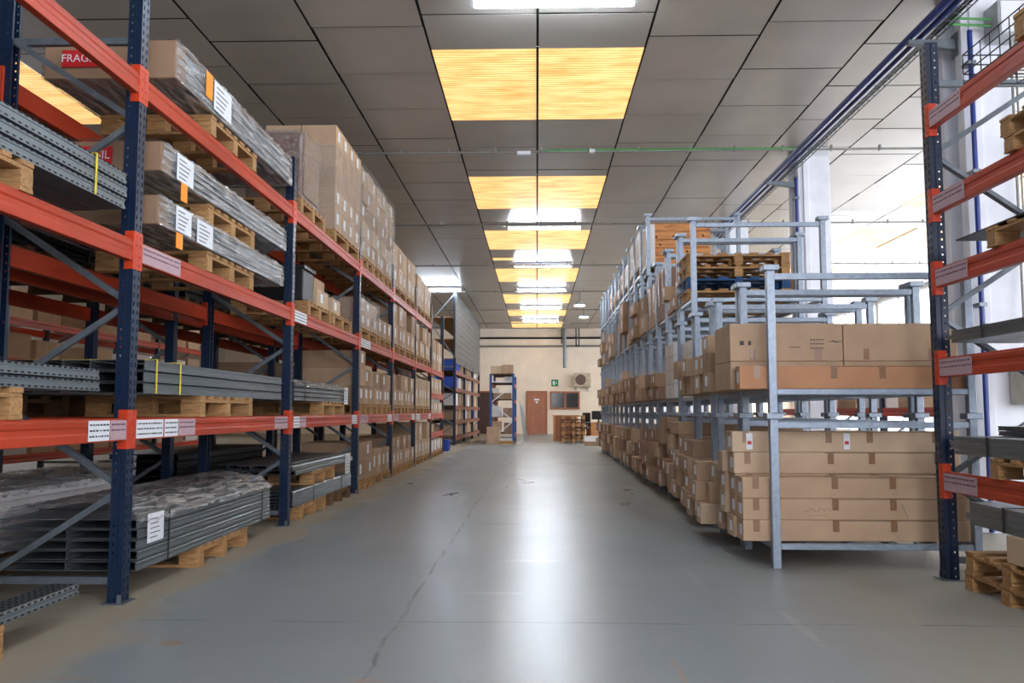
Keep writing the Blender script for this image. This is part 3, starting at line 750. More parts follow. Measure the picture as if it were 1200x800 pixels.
# ------------------------------------------------------------------ cartons
HID = ['tan carton, first up, third along, rear row, tallest stack on the top beam', 'tan carton, first up, fourth along, rear row, tallest stack on the top beam', 'tan carton, second up, first along, rear row, tallest stack on the top beam', 'tan carton, second up, second along, rear row, tallest stack on the top beam', 'tan carton, second up, third along, rear row, tallest stack on the top beam', 'tan carton, second up, fourth along, rear row, tallest stack on the top beam', 'tan carton, third up, first along, rear row, tallest stack on the top beam', 'tan carton, third up, second along, rear row, tallest stack on the top beam', 'tan carton, third up, third along, rear row, tallest stack on the top beam', 'tan carton, third up, fourth along, rear row, tallest stack on the top beam', 'tan carton, fourth up, first along, rear row, tallest stack on the top beam', 'tan carton, fourth up, second along, rear row, tallest stack on the top beam', 'tan carton, fourth up, third along, rear row, tallest stack on the top beam', 'tan carton, fourth up, fourth along, rear row, tallest stack on the top beam', 'tan carton, fifth up, second along, rear row, tallest stack on the top beam', 'tan carton, fifth up, third along, rear row, tallest stack on the top beam', 'tan carton, fifth up, fourth along, rear row, tallest stack on the top beam', 'brown carton in the rear left rack, fourth bay, lowest level, third along', 'brown carton in the rear left rack, fourth bay, middle level, third along', 'brown carton in the rear left rack, fifth bay, lowest level, first along', 'brown carton in the rear left rack, fifth bay, lowest level, second along', 'brown carton in the rear left rack, fifth bay, lowest level, third along', 'brown carton in the rear left rack, fifth bay, middle level, second along', 'brown carton in the rear left rack, fifth bay, middle level, third along', 'carton in the far left rack, first bay, lowest level, first along', 'carton in the far left rack, first bay, lowest level, second along', 'carton in the far left rack, first bay, lowest level, third along', 'carton in the far left rack, first bay, middle level, first along', 'carton in the far left rack, first bay, middle level, second along', 'carton in the far left rack, first bay, top level, first along', 'carton in the far left rack, first bay, top level, second along', 'carton in the far left rack, second bay, lowest level, first along', 'carton in the far left rack, second bay, lowest level, second along', 'carton in the far left rack, second bay, lowest level, third along', 'carton in the far left rack, second bay, middle level, first along', 'carton in the far left rack, second bay, middle level, third along', 'carton in the far left rack, second bay, top level, first along', 'carton in the far left rack, second bay, top level, third along', 'carton in the far left rack, third bay, lowest level, first along', 'carton in the far left rack, third bay, lowest level, second along', 'carton in the far left rack, third bay, lowest level, third along', 'carton in the far left rack, third bay, middle level, second along', 'carton in the far left rack, third bay, top level, second along', 'long carton, second layer, second from front, bottom tier, third right stack', 'long carton, first layer, third from front, bottom tier, third right stack', 'long carton, second layer, first from front, bottom tier, fourth right stack', 'long carton, third layer, third from front, bottom tier, fourth right stack', 'long carton, third layer, third from front, bottom tier, sixth right stack', 'long carton, first layer, second from front, bottom tier, seventh right stack', 'long carton, third layer, second from front, bottom tier, seventh right stack', 'long carton, second layer, third from front, bottom tier, seventh right stack', 'long carton, first layer, first from front, bottom tier, tenth right stack', 'long carton, first layer, second from front, bottom tier, eleventh right stack', 'long carton, first layer, second from front, bottom tier, twelfth right stack', 'long carton, second layer, first from front, bottom tier, thirteenth right stack', 'long carton, first layer, second from front, bottom tier, thirteenth right stack', 'long carton, first layer, second from front, bottom tier, fifteenth right stack', 'long carton, second layer, second from front, bottom tier, fifteenth right stack', 'long carton, second layer, second from front, bottom tier, sixteenth right stack', 'long carton, second layer, first from front, bottom tier, eighteenth right stack', 'long carton, second layer, second from front, second tier, third right stack', 'long carton, first layer, second from front, second tier, eighth right stack', 'long carton, second layer, second from front, second tier, thirteenth right stack', 'long carton, first layer, second from front, second tier, fifteenth right stack', 'long carton, second layer, first from front, second tier, seventeenth right stack']
RST = ['brown carton in the rear left rack, fifth bay, middle level, first along', 'wide carton, second layer, third tier, eighteenth right stack', 'tan carton, first up, second along, rear row, tallest stack on the top beam', 'white striped carton, second from below, second tier, fourth right stack', 'carton on the low rack in the right hall, sixth from the camera', 'carton on the far left shelf rack, shelf fifth, sixth along', 'brown carton in the rear left rack, fourth bay, middle level, first along', 'carton on the far left shelf rack, shelf fourth, seventh along', 'carton on the far left shelf rack, shelf third, seventh along', 'carton in the far left rack, third bay, middle level, third along', 'carton in the far left rack, third bay, top level, third along', 'brown carton in the rear left rack, fourth bay, middle level, second along', 'wide carton, first layer, third tier, sixteenth right stack', 'carton on the far left shelf rack, shelf first, seventh along', 'carton on the low rack in the right hall, first from the camera', 'brown carton in the rear left rack, fourth bay, top level, third along', 'carton on the far left shelf rack, shelf fifth, third along', 'brown carton in the rear left rack, fifth bay, top level, second along', 'carton on the far left shelf rack, shelf fourth, first along', 'brown carton in the rear left rack, fifth bay, top level, first along', 'carton on the far left shelf rack, shelf fifth, first along', 'brown carton in the rear left rack, fourth bay, top level, second along', 'brown carton in the rear left rack, fourth bay, top level, first along', 'wide carton, third layer, third tier, thirteenth right stack', 'carton on the far left shelf rack, shelf third, fourth along', 'low carton, first up, second along, left rack bay seventh, floor', 'brown carton in the rear left rack, fifth bay, top level, third along', 'carton on the far left shelf rack, shelf fifth, fifth along', 'white striped carton, first from below, second tier, fourth right stack', 'wide carton, second layer, third tier, twelfth right stack']
def carton_parts(sx, sy, sz, m, face, near):
    """face: '+x','-x' side looking at the aisle; near cartons carry tape and label parts"""
    def b(r):
        obj('carton_body', MB().box(-sx / 2, sx / 2, -sy / 2, sy / 2, 0, sz), m, r, bevel=.004 if near else .002)
        s = 1 if face[0] == '+' else -1
        e = .0012; w = .03; tp = MB()
        # tape round the end facing the aisle and along the top seam
        xf = s * sx / 2; a, c = sorted((xf, xf + s * e)); tp.box(a, c, -w / 2 - .01, w / 2 + .01, sz * .55, sz)
        tp.box(-sx / 2, sx / 2, -w / 2, w / 2, sz, sz + e)
        obj('tape', tp, 'tape', r)
        if 'L' in face:
            lw = min(.11, sy * .5); lh = min(.15, sz * .5); a, c = sorted((xf + s * e, xf + s * (e + .001)))
            oy = .0 if 'c' in face else -sy * .12
            obj('shipping_label', MB().box(a, c, oy - lw / 2, oy + lw / 2, sz * .32, sz * .32 + lh), 'paper', r)
    return b
def carton_long(sx, sy, sz, m):
    """long carton seen from its long side (-y): butt seam, tape pieces, folded edges"""
    def b(r):
        obj('carton_body', MB().box(-sx / 2, sx / 2, -sy / 2, sy / 2, 0, sz), m, r, bevel=.004)
        rr = random.Random(int(sx * 100 + sz * 1000)); tp = MB()
        for fx in (-.42, -.1, .12, .38):
            x = fx * sx + rr.uniform(-.05, .05); tp.box(x - .022, x + .022, -sy / 2 - .0012, -sy / 2, sz * .45, sz); tp.box(x - .022, x + .022, -sy / 2, sy / 2, sz, sz + .0012)
        tp.box(-sx / 2 - .0012, -sx / 2, -.03, .03, sz * .3, sz)
        obj('tape', tp, 'tape', r)
        obj('seam', MB().box(-sx * .1, sx * .4, -sy / 2 - .0008, -sy / 2, sz - .006, sz - .003), 'hole', r)
        obj('shipping_label', MB().box(-sx / 2 - .002, -sx / 2 - .0012, -sy * .38, sy * .1, sz * .25, sz * .75), 'paper', r)
    return b
HIDDEN = set(HID)
REST = set(RST)
rest_mb = MB()
def carton(x, y, z, sx, sy, sz, m, label, face='+xL', near=True, rz=0, group='cartons', long=False, name='carton'):
    if label in HIDDEN: return None          # stands wholly behind other cartons
    if label in REST:
        rest_mb.box(x - sx / 2, x + sx / 2, y - sy / 2, y + sy / 2, z, z + sz); return None
    sx, sy, sz = round(sx, 2), round(sy, 2), round(sz, 3)
    key = ('car', sx, sy, sz, m, face, near, long)
    if long: b = lambda: carton_long(sx, sy, sz, m)
    elif near or 'L' in face: b = lambda: carton_parts(sx, sy, sz, m, face, near)
    else: b = lambda: MB().box(-sx / 2, sx / 2, -sy / 2, sy / 2, 0, sz).mesh('carton', M[m], .003)
    return spawn(key, b, name, label, 'box', (x, y, z), rz, group)

lvn = ['floor', 'lowest beam', 'middle beam', 'top beam']
def stack(bay, lvl, y0, z0, cols, rows, w, h, depth=.78, m='card0', lab=True, group=None, near=True, v=.02, palls=True, desc='brown', pm='wood', rows_v=None):
    """cartons standing side by side along the aisle, columns x rows, on pallets"""
    rr = random.Random(int(y0 * 10 + lvl * 100)); gp = group or 'cartons on the %s of the left rack' % lvn[lvl]
    tot = cols * w
    if palls:
        n = max(1, round(tot / 1.0)); pw = tot / n
        for k in range(n):
            yc = y0 + pw * (k + .5)
            pallet(xm(yc, .41), yc, z0, 'pallet under cartons, left rack bay %s, %s, %s along' % (ORD[bay], lvn[lvl], ORD[k]), sy=round(pw - .03, 2), near=near and y0 < 13, m=pm, group='pallets under cartons in the left rack', rz=RZL)
    zb = z0 + (PH + .001 if palls else 0)
    for c in range(cols):
        nr = rows_v[c] if rows_v else rows
        for r_ in range(nr):
            mm = m if isinstance(m, str) else m[(c * 3 + r_) % len(m)]
            yc = y0 + w * (c + .5); jx = rr.uniform(-.015, .015)
            carton(xm(yc, v + depth / 2) + jx, yc, zb + r_ * (h + .001), depth, w - .008, h, mm,
                   '%s carton, %s up, %s along, left rack bay %s, %s' % (desc, ORD[r_], ORD[c], ORD[bay], lvn[lvl]),
                   '+xL' if (lab and (c + r_) % 2 == 0) else ('+xLc' if lab and r_ == 0 else '+x'), near, RZL, gp)
def wrap(y0, y1, z, h, v0, v1, label):
    x1 = xA(y0) - v0 + .012; x0 = xA(y0) - v1 - .012; g = MB(); nz = 14; rr = random.Random(int(y0 * 9)); W = x1 - x0; L_ = y1 - y0 + .024
    per = []
    for k in range(9): per.append((-W / 2 + W * k / 8, -L_ / 2, 0, -1))
    for k in range(1, 12): per.append((W / 2, -L_ / 2 + L_ * k / 12, 1, 0))
    for k in range(9): per.append((W / 2 - W * k / 8, L_ / 2, 0, 1))
    for k in range(1, 12): per.append((-W / 2, L_ / 2 - L_ * k / 12, -1, 0))
    n = len(per)
    for i in range(nz + 1):
        for (px, py, nx, ny) in per:
            q = rr.uniform(0, .012); g.v.append((px + nx * q, py + ny * q, h * i / nz))
    for i in range(nz):
        for j in range(n): g.f.append((i * n + j, i * n + (j + 1) % n, (i + 1) * n + (j + 1) % n, (i + 1) * n + j))
    o = obj('stretch_wrap', g, 'filmthin'); o.location = ((x0 + x1) / 2, (y0 + y1) / 2, z); o.rotation_euler = (0, 0, RZL)
    return tag(o, label, 'plastic film', 'stretch film round pallet loads')
B2, B3 = T(LEV[1]), T(LEV[2]); B1 = T(LEV[0])
# third bay: wrapped brown block and tall stack on the top beam
t = thing('wrapped_block', 'brown block wrapped in shiny film on the top beam by the second post', 'package', (xm(8.62, .3), 8.62, B3 + PH + .001), RZL)
obj('block', MB().box(-.28, .28, -.36, .25, 0, .68), 'foam', t, bevel=.02)
obj('corner_board', MB().box(.282, .30, -.30, .24, .05, .69), 'card3', t, bevel=.003)
g = MB(); g.box(-.295, .315, -.375, .265, .0, .70)
obj('stretch_film', g, 'filmthin', t, bevel=.015)
for r_ in range(5):
    for c in range(4):
        for d in range(2):
            w = .36; yc = 9.66 + w * (c + .5)
            carton(xm(yc, .21 + d * .42), yc, B3 + PH + .001 + r_ * .246, .41, .35, .245, 'card0', 'tan carton, %s up, %s along, %s row, tallest stack on the top beam' % (ORD[r_], ORD[c], ['front', 'rear'][d]), '+xL' if d == 0 and r_ in (0, 1, 4) else '+x', True, RZL, 'tan cartons of the tallest stack')
wrap(9.66, 11.1, B3 + PH, 1.0, 0, .84, 'clear film round the tallest tan carton stack on the top beam')
stack(3, 3, 11.28, B3, 7, 5, .36, .242, m=['card0', 'card2', 'card1'], desc='tan film-wrapped')
wrap(11.28, 13.8, B3 + PH, 1.22, 0, .83, 'clear film round the cartons on the top beam of the fourth bay')
stack(4, 3, 14.0, B3, 5, 2, .50, .36, m=['card0', 'card2'], desc='tall tan')
stack(5, 3, 16.8, B3, 4, 1, .58, .62, m=['card2', 'card0'], desc='very tall tan', rows_v=[1, 1, 1, 1])
# middle beam
t = carton(xm(9.3, .25), 9.35, B2 + PH + .001, .4, .5, .2, 'card2', 'small tan carton with white label on the middle beam, lower one, third bay', '+xL', True, RZL, 'small cartons in the third left bay')
carton(xm(9.3, .27), 9.3, B2 + PH + .202, .38, .45, .12, 'card1', 'flat tan carton lying on the small labelled one, middle beam, third bay', '+x', True, RZL, 'small cartons in the third left bay')
carton(xm(10.0, .25), 10.0, B2 + PH + .001, .4, .4, .19, 'card2', 'small tan carton right of the labelled one, middle beam, third bay', '+xL', True, RZL, 'small cartons in the third left bay')
t = thing('crate', 'black plastic crate on the middle beam right of the second post', 'crate', (xm(8.75, .35), 8.72, B2 + PH + .001), RZL)
obj('body', MB().box(-.3, .3, -.2, .2, 0, .34), 'black', t, bevel=.01); obj('rim', MB().box(-.32, .32, -.22, .22, .32, .36), 'black', t, bevel=.005)
stack(3, 2, 11.25, B2, 3, 2, .42, .2, m='card0', desc='wrapped tan', near=True)
wrap(11.25, 12.5, B2 + PH, .42, 0, .83, 'clear film round the small carton stack on the middle beam, fourth bay')
stack(3, 2, 12.65, B2, 3, 1, .36, .26, m='card1', desc='brown', rows_v=[1, 1, 1])
stack(4, 2, 14.0, B2, 5, 2, .5, .34, m=['card0', 'card1'], desc='tan labelled', rows_v=[2, 2, 2, 1, 2])
stack(5, 2, 16.75, B2, 5, 2, .46, .31, m=['card2', 'card0'], desc='tan labelled', rows_v=[2, 1, 2, 2, 2])
stack(6, 2, 19.4, T(1.98), 5, 1, .44, .7, m=['card1', 'card2'], desc='tall tan', palls=False)
# lowest beam
stack(3, 1, 11.27, B1, 7, 2, .36, .235, m=['card1', 'card0'], desc='brown', rows_v=[3, 2, 2, 2, 1, 2, 2])
stack(4, 1, 14.0, B1, 6, 2, .42, .26, m=['card0', 'card1'], desc='brown', rows_v=[2, 1, 2, 2, 1, 2])
stack(5, 1, 16.75, B1, 5, 1, .46, .56, m=['card2', 'card0'], desc='tall pale')
stack(6, 1, 19.4, B1, 5, 1, .45, .26, m=['card0', 'card2'], desc='low tan', palls=False)
stack(6, 1, 19.4, T(1.42), 4, 1, .5, .36, m=['card2'], desc='upper pale', palls=False, group='cartons on the extra shelf of the last left bay')
# floor
stack(3, 0, 11.3, 0, 2, 2, .5, .25, m=['card1'], desc='brown')
stack(3, 0, 12.35, 0, 4, 1, .36, .36, m=['card1', 'card0'], desc='brown', rows_v=[1, 1, 1, 1], palls=True)
stack(4, 0, 14.0, 0, 6, 2, .42, .24, m=['card0', 'card1', 'card3'], desc='brown', rows_v=[2, 2, 1, 2, 2, 1])
stack(5, 0, 16.75, 0, 5, 2, .46, .34, m=['card2', 'card0'], desc='pale', rows_v=[2, 2, 1, 1, 2])
stack(6, 0, 19.4, 0, 6, 1, .38, .26, m=['cardwhite', 'card0'], desc='low')
# dark rear rack far bays
for i in (3, 4):
    for li, lv in enumerate(LEV):
        for k in range(3):
            yc = AY[i] + .5 + k * .8
            carton(xb(yc) - .42, yc, T(lv) + PH + .001, .78, .7, .55, 'card1', 'brown carton in the rear left rack, %s bay, %s level, %s along' % (ORD[i], ['lowest', 'middle', 'top'][li], ORD[k]), '+x', False, RZL, 'cartons in the rear left rack')
# far rack across the left aisle
for i in range(6):
    for li, lv in enumerate((.3, 1.85, 2.5)):
        for k in range(3):
            yc = 5.5 + i * 2.7 + k * .85; hh = [.5, .35, .42][li] * (1 + .2 * ((i + k) % 2))
            if li == 0 or (i + k) % 3 != 2:
                carton(-8.82, yc, lv + .063, .8, .7, round(hh, 2), ['card0', 'card2', 'card1', 'cardwhite'][(i + k + li) % 4], 'carton in the far left rack, %s bay, %s level, %s along' % (ORD[i], ['lowest', 'middle', 'top'][li], ORD[k]), '+x', False, 0, 'cartons in the far left rack')

# ------------------------------------------------------------------ right rack loads
GR = 'pallets in the right rack'
def pr(y, z, lab, h=.115, sy=.9, sx=.8, m='wood', dx=0): return pallet(2.58 + sx / 2 - .02 + dx, y, z, lab, sx=sx, sy=sy, h=h, group=GR, m=m)
pr(4.84, 0, 'lower pallet of the pair on the floor at the right edge')
pr(4.82, .116, 'upper pallet of the pair on the floor at the right edge', m='wood')
t = carton(2.84, 4.54, .233, .5, .62, .15, 'card2', 'flat worn carton on the pallet pair at the right edge', '-x', True, .05, 'cartons at the right edge')
bundle(2.93, 2.9, 5.3, .385, .66, 4, 6, .034, 'spread grey sheets over the carton at the right edge, lowest rack level', side=-1, rz=0, m='steel', stagger=.06, straps=(4.9,))
RT = lambda z: z + .063
pr(4.5, RT(.62), 'pallet on the lowest orange beam of the right rack', sy=.9)
bundle(2.96, 2.8, 5.42, RT(.62) + .116, .76, 4, 6, .028, 'thin grey profiles on the lowest beam of the right rack', side=-1, rz=0, straps=(5.0,), stagger=.02)
bundle(3.1, 3.0, 5.4, RT(.62) + .23, .5, 2, 4, .03, 'small second stack of grey profiles behind, lowest beam of the right rack', side=-1, rz=0)
pr(3.7, RT(1.34), 'pallet on the second beam of the right rack, outside the picture edge', sy=.8, h=.08)
bundle(2.96, 2.8, 5.38, RT(1.34) + .082, .76, 3, 4, .026, 'flat grey sheets on the second beam of the right rack', side=-1, rz=0, straps=(5.0,), stagger=.05)
pr(4.42, RT(1.92), 'pallet on the third beam of the right rack', sy=.9)
tag(obj('steel_plate', MB().box(2.57, 3.3, 3.6, 5.24, RT(1.92) + .117, RT(1.92) + .125), 'steeldark'), 'thin dark steel plate jutting from the pallet on the third right beam', 'steel plate')
pr(4.2, RT(2.40), 'lower pallet on the fourth beam of the right rack', h=.1, sy=.9)
pr(4.23, RT(2.40) + .101, 'upper pallet on the fourth beam of the right rack', h=.1, sy=.9)
pr(4.05, RT(2.97), 'pallet on the top beam of the right rack', h=.144)
t = thing('wire_basket', 'grey wire mesh tray on the top beam of the right rack', 'wire basket', (2.92, 4.3, RT(2.97)))
for z, q in ((.02, 0), (.1, .0), (.19, 0)):
    pass
wmb = MB()
for z in (.01, .07, .13, .19):
    for x in (-.32, .32): wmb.tube((x, -.82, z), (x, .82, z), .004, 6)
    for y in (-.82, .82): wmb.tube((-.32, y, z), (.32, y, z), .004, 6)
obj('rim_wire', wmb, 'steeldark', t)
wmb = MB()
for k in range(17):
    y = -.82 + k * 1.64 / 16
    for x in (-.32, .32): wmb.tube((x, y, .01), (x, y, .19), .003, 5)
    wmb.tube((-.32, y, .01), (.32, y, .01), .003, 5)
for k in range(7):
    x = -.32 + k * .64 / 6
    wmb.tube((x, -.82, .01), (x, .82, .01), .003, 5)
    for y in (-.82, .82): wmb.tube((x, y, .01), (x, y, .19), .003, 5)
obj('mesh_wire', wmb, 'steeldark', t)

# ------------------------------------------------------------------ galvanized stacking frames
SY = [5.93, 6.86, 7.96] + [8.90 + .95 * k for k in range(15)]
SD = .87
def xS(y): return 1.60 + .008 * (y - 5.9)
RZR = -.008
WS = 1.40
def frame_parts(H, near):
    P = .055
    def geo():
        out = []
        for (x, y) in ((0, 0), (WS - P, 0), (0, SD - P), (WS - P, SD - P)):
            out.append(('post', MB().box(x, x + P, y, y + P, 0, H), (x, y)))
        for y in (0, SD - P):
            out.append(('top_rail', MB().box(P, WS - P, y + .008, y + P - .008, H - .075, H - .03), None))
            out.append(('base_rail', MB().box(P, WS - P, y + .005, y + P - .005, .125, .165), None))
        for x in (0, WS - P):
            out.append(('side_rail', MB().box(x + .008, x + P - .008, P, SD - P, .125, .165), None))
        sl = MB()
        for k in range(1, 5): xx = k * WS / 5; sl.box(xx - .03, xx + .03, P, SD - P, .14, .164)
        out.append(('deck_slat', sl, None))
        return out
    def cap(x, y):
        c = MB().box(x - .028, x + P + .028, y - .024, y + P + .024, H - .012, H + .028)
        return c
    if near:
        def b(r):
            for nm, mb, xy in geo():
                o = obj(nm, mb, 'galv', r, bevel=.003)
                if xy: obj('cap', cap(*xy), 'galv', o, bevel=.004)
        return b
    A = MB()
    for nm, mb, xy in geo():
        for src in ([mb, cap(*xy)] if xy else [mb]):
            n = len(A.v); A.v += src.v; A.f += [tuple(i + n for i in f) for f in src.f]
    return A.mesh('stacking_frame', M['galv'])
TZ = [0, 1.05, 2.08, 3.10]; TH = [1.02, 1.0, .99, .90]
def ntiers(k): return 2 if k < 3 else (3 if k < 7 else 4)
TN = ['bottom', 'second', 'third', 'top']
for k, y in enumerate(SY):
    for t_ in range(ntiers(k)):
        near = k < 8
        H = TH[t_]
        spawn(('frame', H, near), lambda H=H, near=near: frame_parts(H, near), 'stacking_frame', 'galvanized stacking frame, %s tier, %s stack from the camera on the right' % (TN[t_], ORD[k]), 'stacking frame', (xS(y), y, TZ[t_]), RZR, 'galvanized stacking frames')
BZ = .166
def cl(k, t_, c, r_, extra=''):
    return '%s carton, %s layer, %s from front, %s tier, %s right stack' % (extra or 'long', ORD[r_], ORD[c], TN[t_], ORD[k])
def longbox(k, t_, c, r_, xe, y0, z, w, h, L_, m, desc='long', near=None, name='long_carton'):
    near = SY[k] < 11 if near is None else near
    return carton(xe + L_ / 2, y0 + w / 2, z, L_, w - .006, h, m, cl(k, t_, c, r_, desc), '-xL' if (c + r_ + k) % 3 != 2 else '-x', near, RZR, 'long cartons in the %s tier of stacking frames' % TN[t_], name=name)
GL = 'long cartons in the bottom tier of stacking frames'
rs = random.Random(21)
# first stack, bottom tier: three long cartons in front, higher rows behind
for r_ in range(3):
    carton(1.42 + .8, 6.10, BZ + .006 + r_ * .1455, 1.6, .19, .144, 'card0', 'long brown carton, front row facing the camera, %s from below, bottom tier' % ORD[r_], near=True, rz=0, group=GL, long=True, name='long_carton')
for c in range(1, 4):
    for r_ in range(5):
        hh = .148
        if c == 1 and r_ < 5: carton(1.41 + .8 + rs.uniform(-.02, .02), 6.10 + c * .195, BZ + .006 + r_ * (hh + .0015), 1.6, .19, hh, 'card2' if r_ > 2 else 'card0', 'long brown carton, second row from the camera, %s from below, bottom tier' % ORD[r_], near=True, rz=0, group=GL, long=True, name='long_carton')
        elif c > 1 and r_ < (4 if c == 2 else 3): longbox(0, 0, c, r_, 1.40 + rs.uniform(-.03, .05), 6.0 + c * .195, BZ + .006 + r_ * (hh + .0015), .19, hh, 1.5, rs.choice(['card0', 'card1', 'card2']))
for i, (x_, mmm) in enumerate(((1.50, 1), (2.19, 1))):
    lb = obj('label_strip', MB().box(x_, x_ + .045, 6.1985, 6.1995, .79, .905), 'paper')
    PARENT = [o for o in COL.objects if o.get('label', '').startswith('long brown carton, second row from the camera, fifth')][0]
    bpy.context.view_layer.update(); lb.parent = PARENT; lb.matrix_parent_inverse = PARENT.matrix_world.inverted()
    rd_ = obj('red_mark', MB().box(x_ + .008, x_ + .037, 6.1975, 6.1984, .825, .85), 'red', lb)
PARENT = [o for o in COL.objects if o.get('label', '').startswith('long brown carton, front row facing the camera, second')][0]
sg = MB(); rr_ = random.Random(4); px_, pz_ = 1.84, .385
for q in range(26):
    nx_, nz_ = 1.84 + .007 * q, .385 + rr_.uniform(-.016, .016); sg.bar((px_, 6.0045, pz_), (nx_, 6.0045, nz_), .0012, .0025, (0, 1, 0)); px_, pz_ = nx_, nz_
sg.bar((1.85, 6.0045, .345), (1.99, 6.0045, .35), .0012, .003, (0, 1, 0))
bpy.context.view_layer.update(); o = obj('handwriting', sg, 'ink'); o.parent = PARENT; o.matrix_parent_inverse = PARENT.matrix_world.inverted()
o = obj('clear_tape', MB().bar((2.50, 6.0042, .435), (2.545, 6.0042, .33), .001, .014, (0, 1, 0)), 'cleartape'); o.parent = PARENT; o.matrix_parent_inverse = PARENT.matrix_world.inverted()
# first stack, second tier
z2 = TZ[1] + BZ
carton(1.41 + .8, 6.04, z2, 1.6, .12, .16, 'cardorange', 'narrow orange-brown long carton in front in the second tier, nearest stack', near=True, rz=0, group='long cartons in the second tier of stacking frames', long=True, name='long_carton')
for r_, (h, mm) in enumerate(((.20, 'card0'), (.27, 'card0'))):
    for c, (x0, L_) in enumerate(((1.385, .8), (2.19, .8))):
        t = thing('carton', 'big tan carton in the second tier of the nearest stack, %s, %s half' % (['lower row', 'upper row'][r_], ['left', 'right'][c]), 'box', (x0 + L_ / 2, 6.40, z2 + r_ * .202), 0, 'big cartons in the second tier of the nearest stack')
        obj('carton_body', MB().box(-L_ / 2, L_ / 2, -.26, .26, 0, h), mm, t, bevel=.004)
        if r_:
            obj('tape', MB().box(-L_ * .3 - .02, -L_ * .3 + .02, -.2615, -.26, .01, .09), 'tape', t); obj('tape', MB().box(L_ * .25, L_ * .25 + .05, -.2615, -.26, .01, .09), 'tape', t)
            mk = MB()
            if c == 0:
                for q in range(3):
                    xx = .17
                    for j in range(5): mk.box(xx, xx + .014, -.2625, -.261, .15 - q * .03, .157 - q * .03); xx += .02
                mk.bar((.02, -.262, .1), (.1, -.262, .1), .002, .004); mk.bar((.3, -.262, .14), (.39, -.262, .14), .002, .005); mk.bar((.33, -.262, .15), (.36, -.262, .13), .002, .005)
                mk.bar((-.33, -.262, .13), (-.30, -.262, .13), .002, .03); mk.bar((-.27, -.262, .13), (-.25, -.262, .13), .002, .03)
                obj('marking', mk, 'ink', t)
for c in range(2):
    for r_ in range(2): pass
for s_, (k, ys, rows, w, h, xe, m) in enumerate([
        (1, 6.93, [3, 3, 2, 2], .19, .16, 1.36, ('card0', 'card2')),
        (2, 8.03, [4, 4, 3], .25, .155, 1.44, ('card0', 'card1')),
        (3, 8.97, [4, 3, 4], .25, .16, 1.50, ('card0', 'card2')),
        (4, 9.92, [3, 4, 3], .25, .17, 1.50, ('card1', 'card0')),
        (5, 10.87, [4, 4, 4], .25, .165, 1.52, ('card1', 'cardred')),
        (6, 11.82, [4, 3, 4], .25, .16, 1.52, ('cardred', 'card1'))]):
    for c, nr in enumerate(rows):
        for r_ in range(nr):
            longbox(k, 0, c, r_, xe + rs.uniform(-.06, .07), ys + c * w, BZ + r_ * (h + .001), w, h, 1.45, rs.choice(m))
# big flat-sided cartons standing over the rows
carton(2.15, 9.4, BZ + .65, 1.3, .6, .13, 'card0', 'wide flat carton on top of the rows, bottom tier, fourth stack', '-x', True, RZR, 'odd cartons in the frames')
carton(2.2, 10.4, BZ + .69, 1.35, .62, .14, 'card1', 'wide flat carton on top of the rows, bottom tier, fifth stack', '-x', True, RZR, 'odd cartons in the frames')
for k in range(7, 18):
    y = SY[k] + .065
    for c in range(2):
        nr = [3, 2, 3, 2, 3][(k + c) % 5]; h = .2
        for r_ in range(nr): longbox(k, 0, c, r_, xS(y) - .12 + rs.uniform(-.07, .06), y + c * .37, BZ + r_ * (h + .001), .37, h, 1.4, rs.choice(['card1', 'cardred', 'card0', 'card3', 'card2']), near=False)
# second tier
def row2(k, w, h, rows, xe, m, t_=1, desc='long', L_=1.4):
    y = SY[k] + .06
    for c, nr in enumerate(rows):
        for r_ in range(nr): longbox(k, t_, c, r_, xe + rs.uniform(-.05, .05), y + c * w, TZ[t_] + BZ + r_ * (h + .001), w, h, L_, rs.choice(m), desc)
row2(1, .24, .16, [2, 3, 2], 1.38, ('card0', 'card2', 'card1'))
row2(2, .24, .17, [2, 2, 2], 1.42, ('card0', 'card1'))
row2(5, .37, .17, [1, 2], 1.56, ('cardred', 'card1'))
row2(6, .24, .18, [2, 2, 1], 1.58, ('cardred', 'card1'))
for k in range(7, 18): row2(k, .37, .2, [[2, 2], [2, 1], [2, 3], [1, 2]][k % 4], xS(SY[k]) - .1, ('cardred', 'card1', 'card0'))
# white cartons with coloured diagonal marks, second tier of the fourth and fifth stacks
def white_box(x, y, z, sx, sy, h, lab, marks=True):
    def b():
        def f(r):
            obj('carton_body', MB().box(-sx / 2, sx / 2, -sy / 2, sy / 2, 0, h), 'cardwhite', r, bevel=.004)
            for q, mm in ((-.2, 'pinkmark'), (.05, 'green')):
                x0 = q * sx
                obj('stripe', MB().bar((x0, -sy / 2 - .001, h * .9), (x0 + .22, -sy / 2 - .001, h * .25), .0015, .012, (0, 1, 0)), mm, r)
        return f
    spawn(('wb', sx, sy, h), b, 'carton', lab, 'box', (x, y, z), RZR, 'white cartons with coloured stripes')
for r_ in range(4):
    white_box(xS(9) + .0 + .62, SY[3] + .43, TZ[1] + BZ + r_ * .152, 1.2, .70, .15, 'white striped carton, %s from below, second tier, fourth right stack' % ORD[r_])
for r_ in range(4):
    white_box(xS(10) - .04 + .5, SY[4] + .43, TZ[1] + BZ + r_ * .162, 1.0, .70, .16, 'white striped carton, %s from below, second tier, fifth right stack' % ORD[r_])
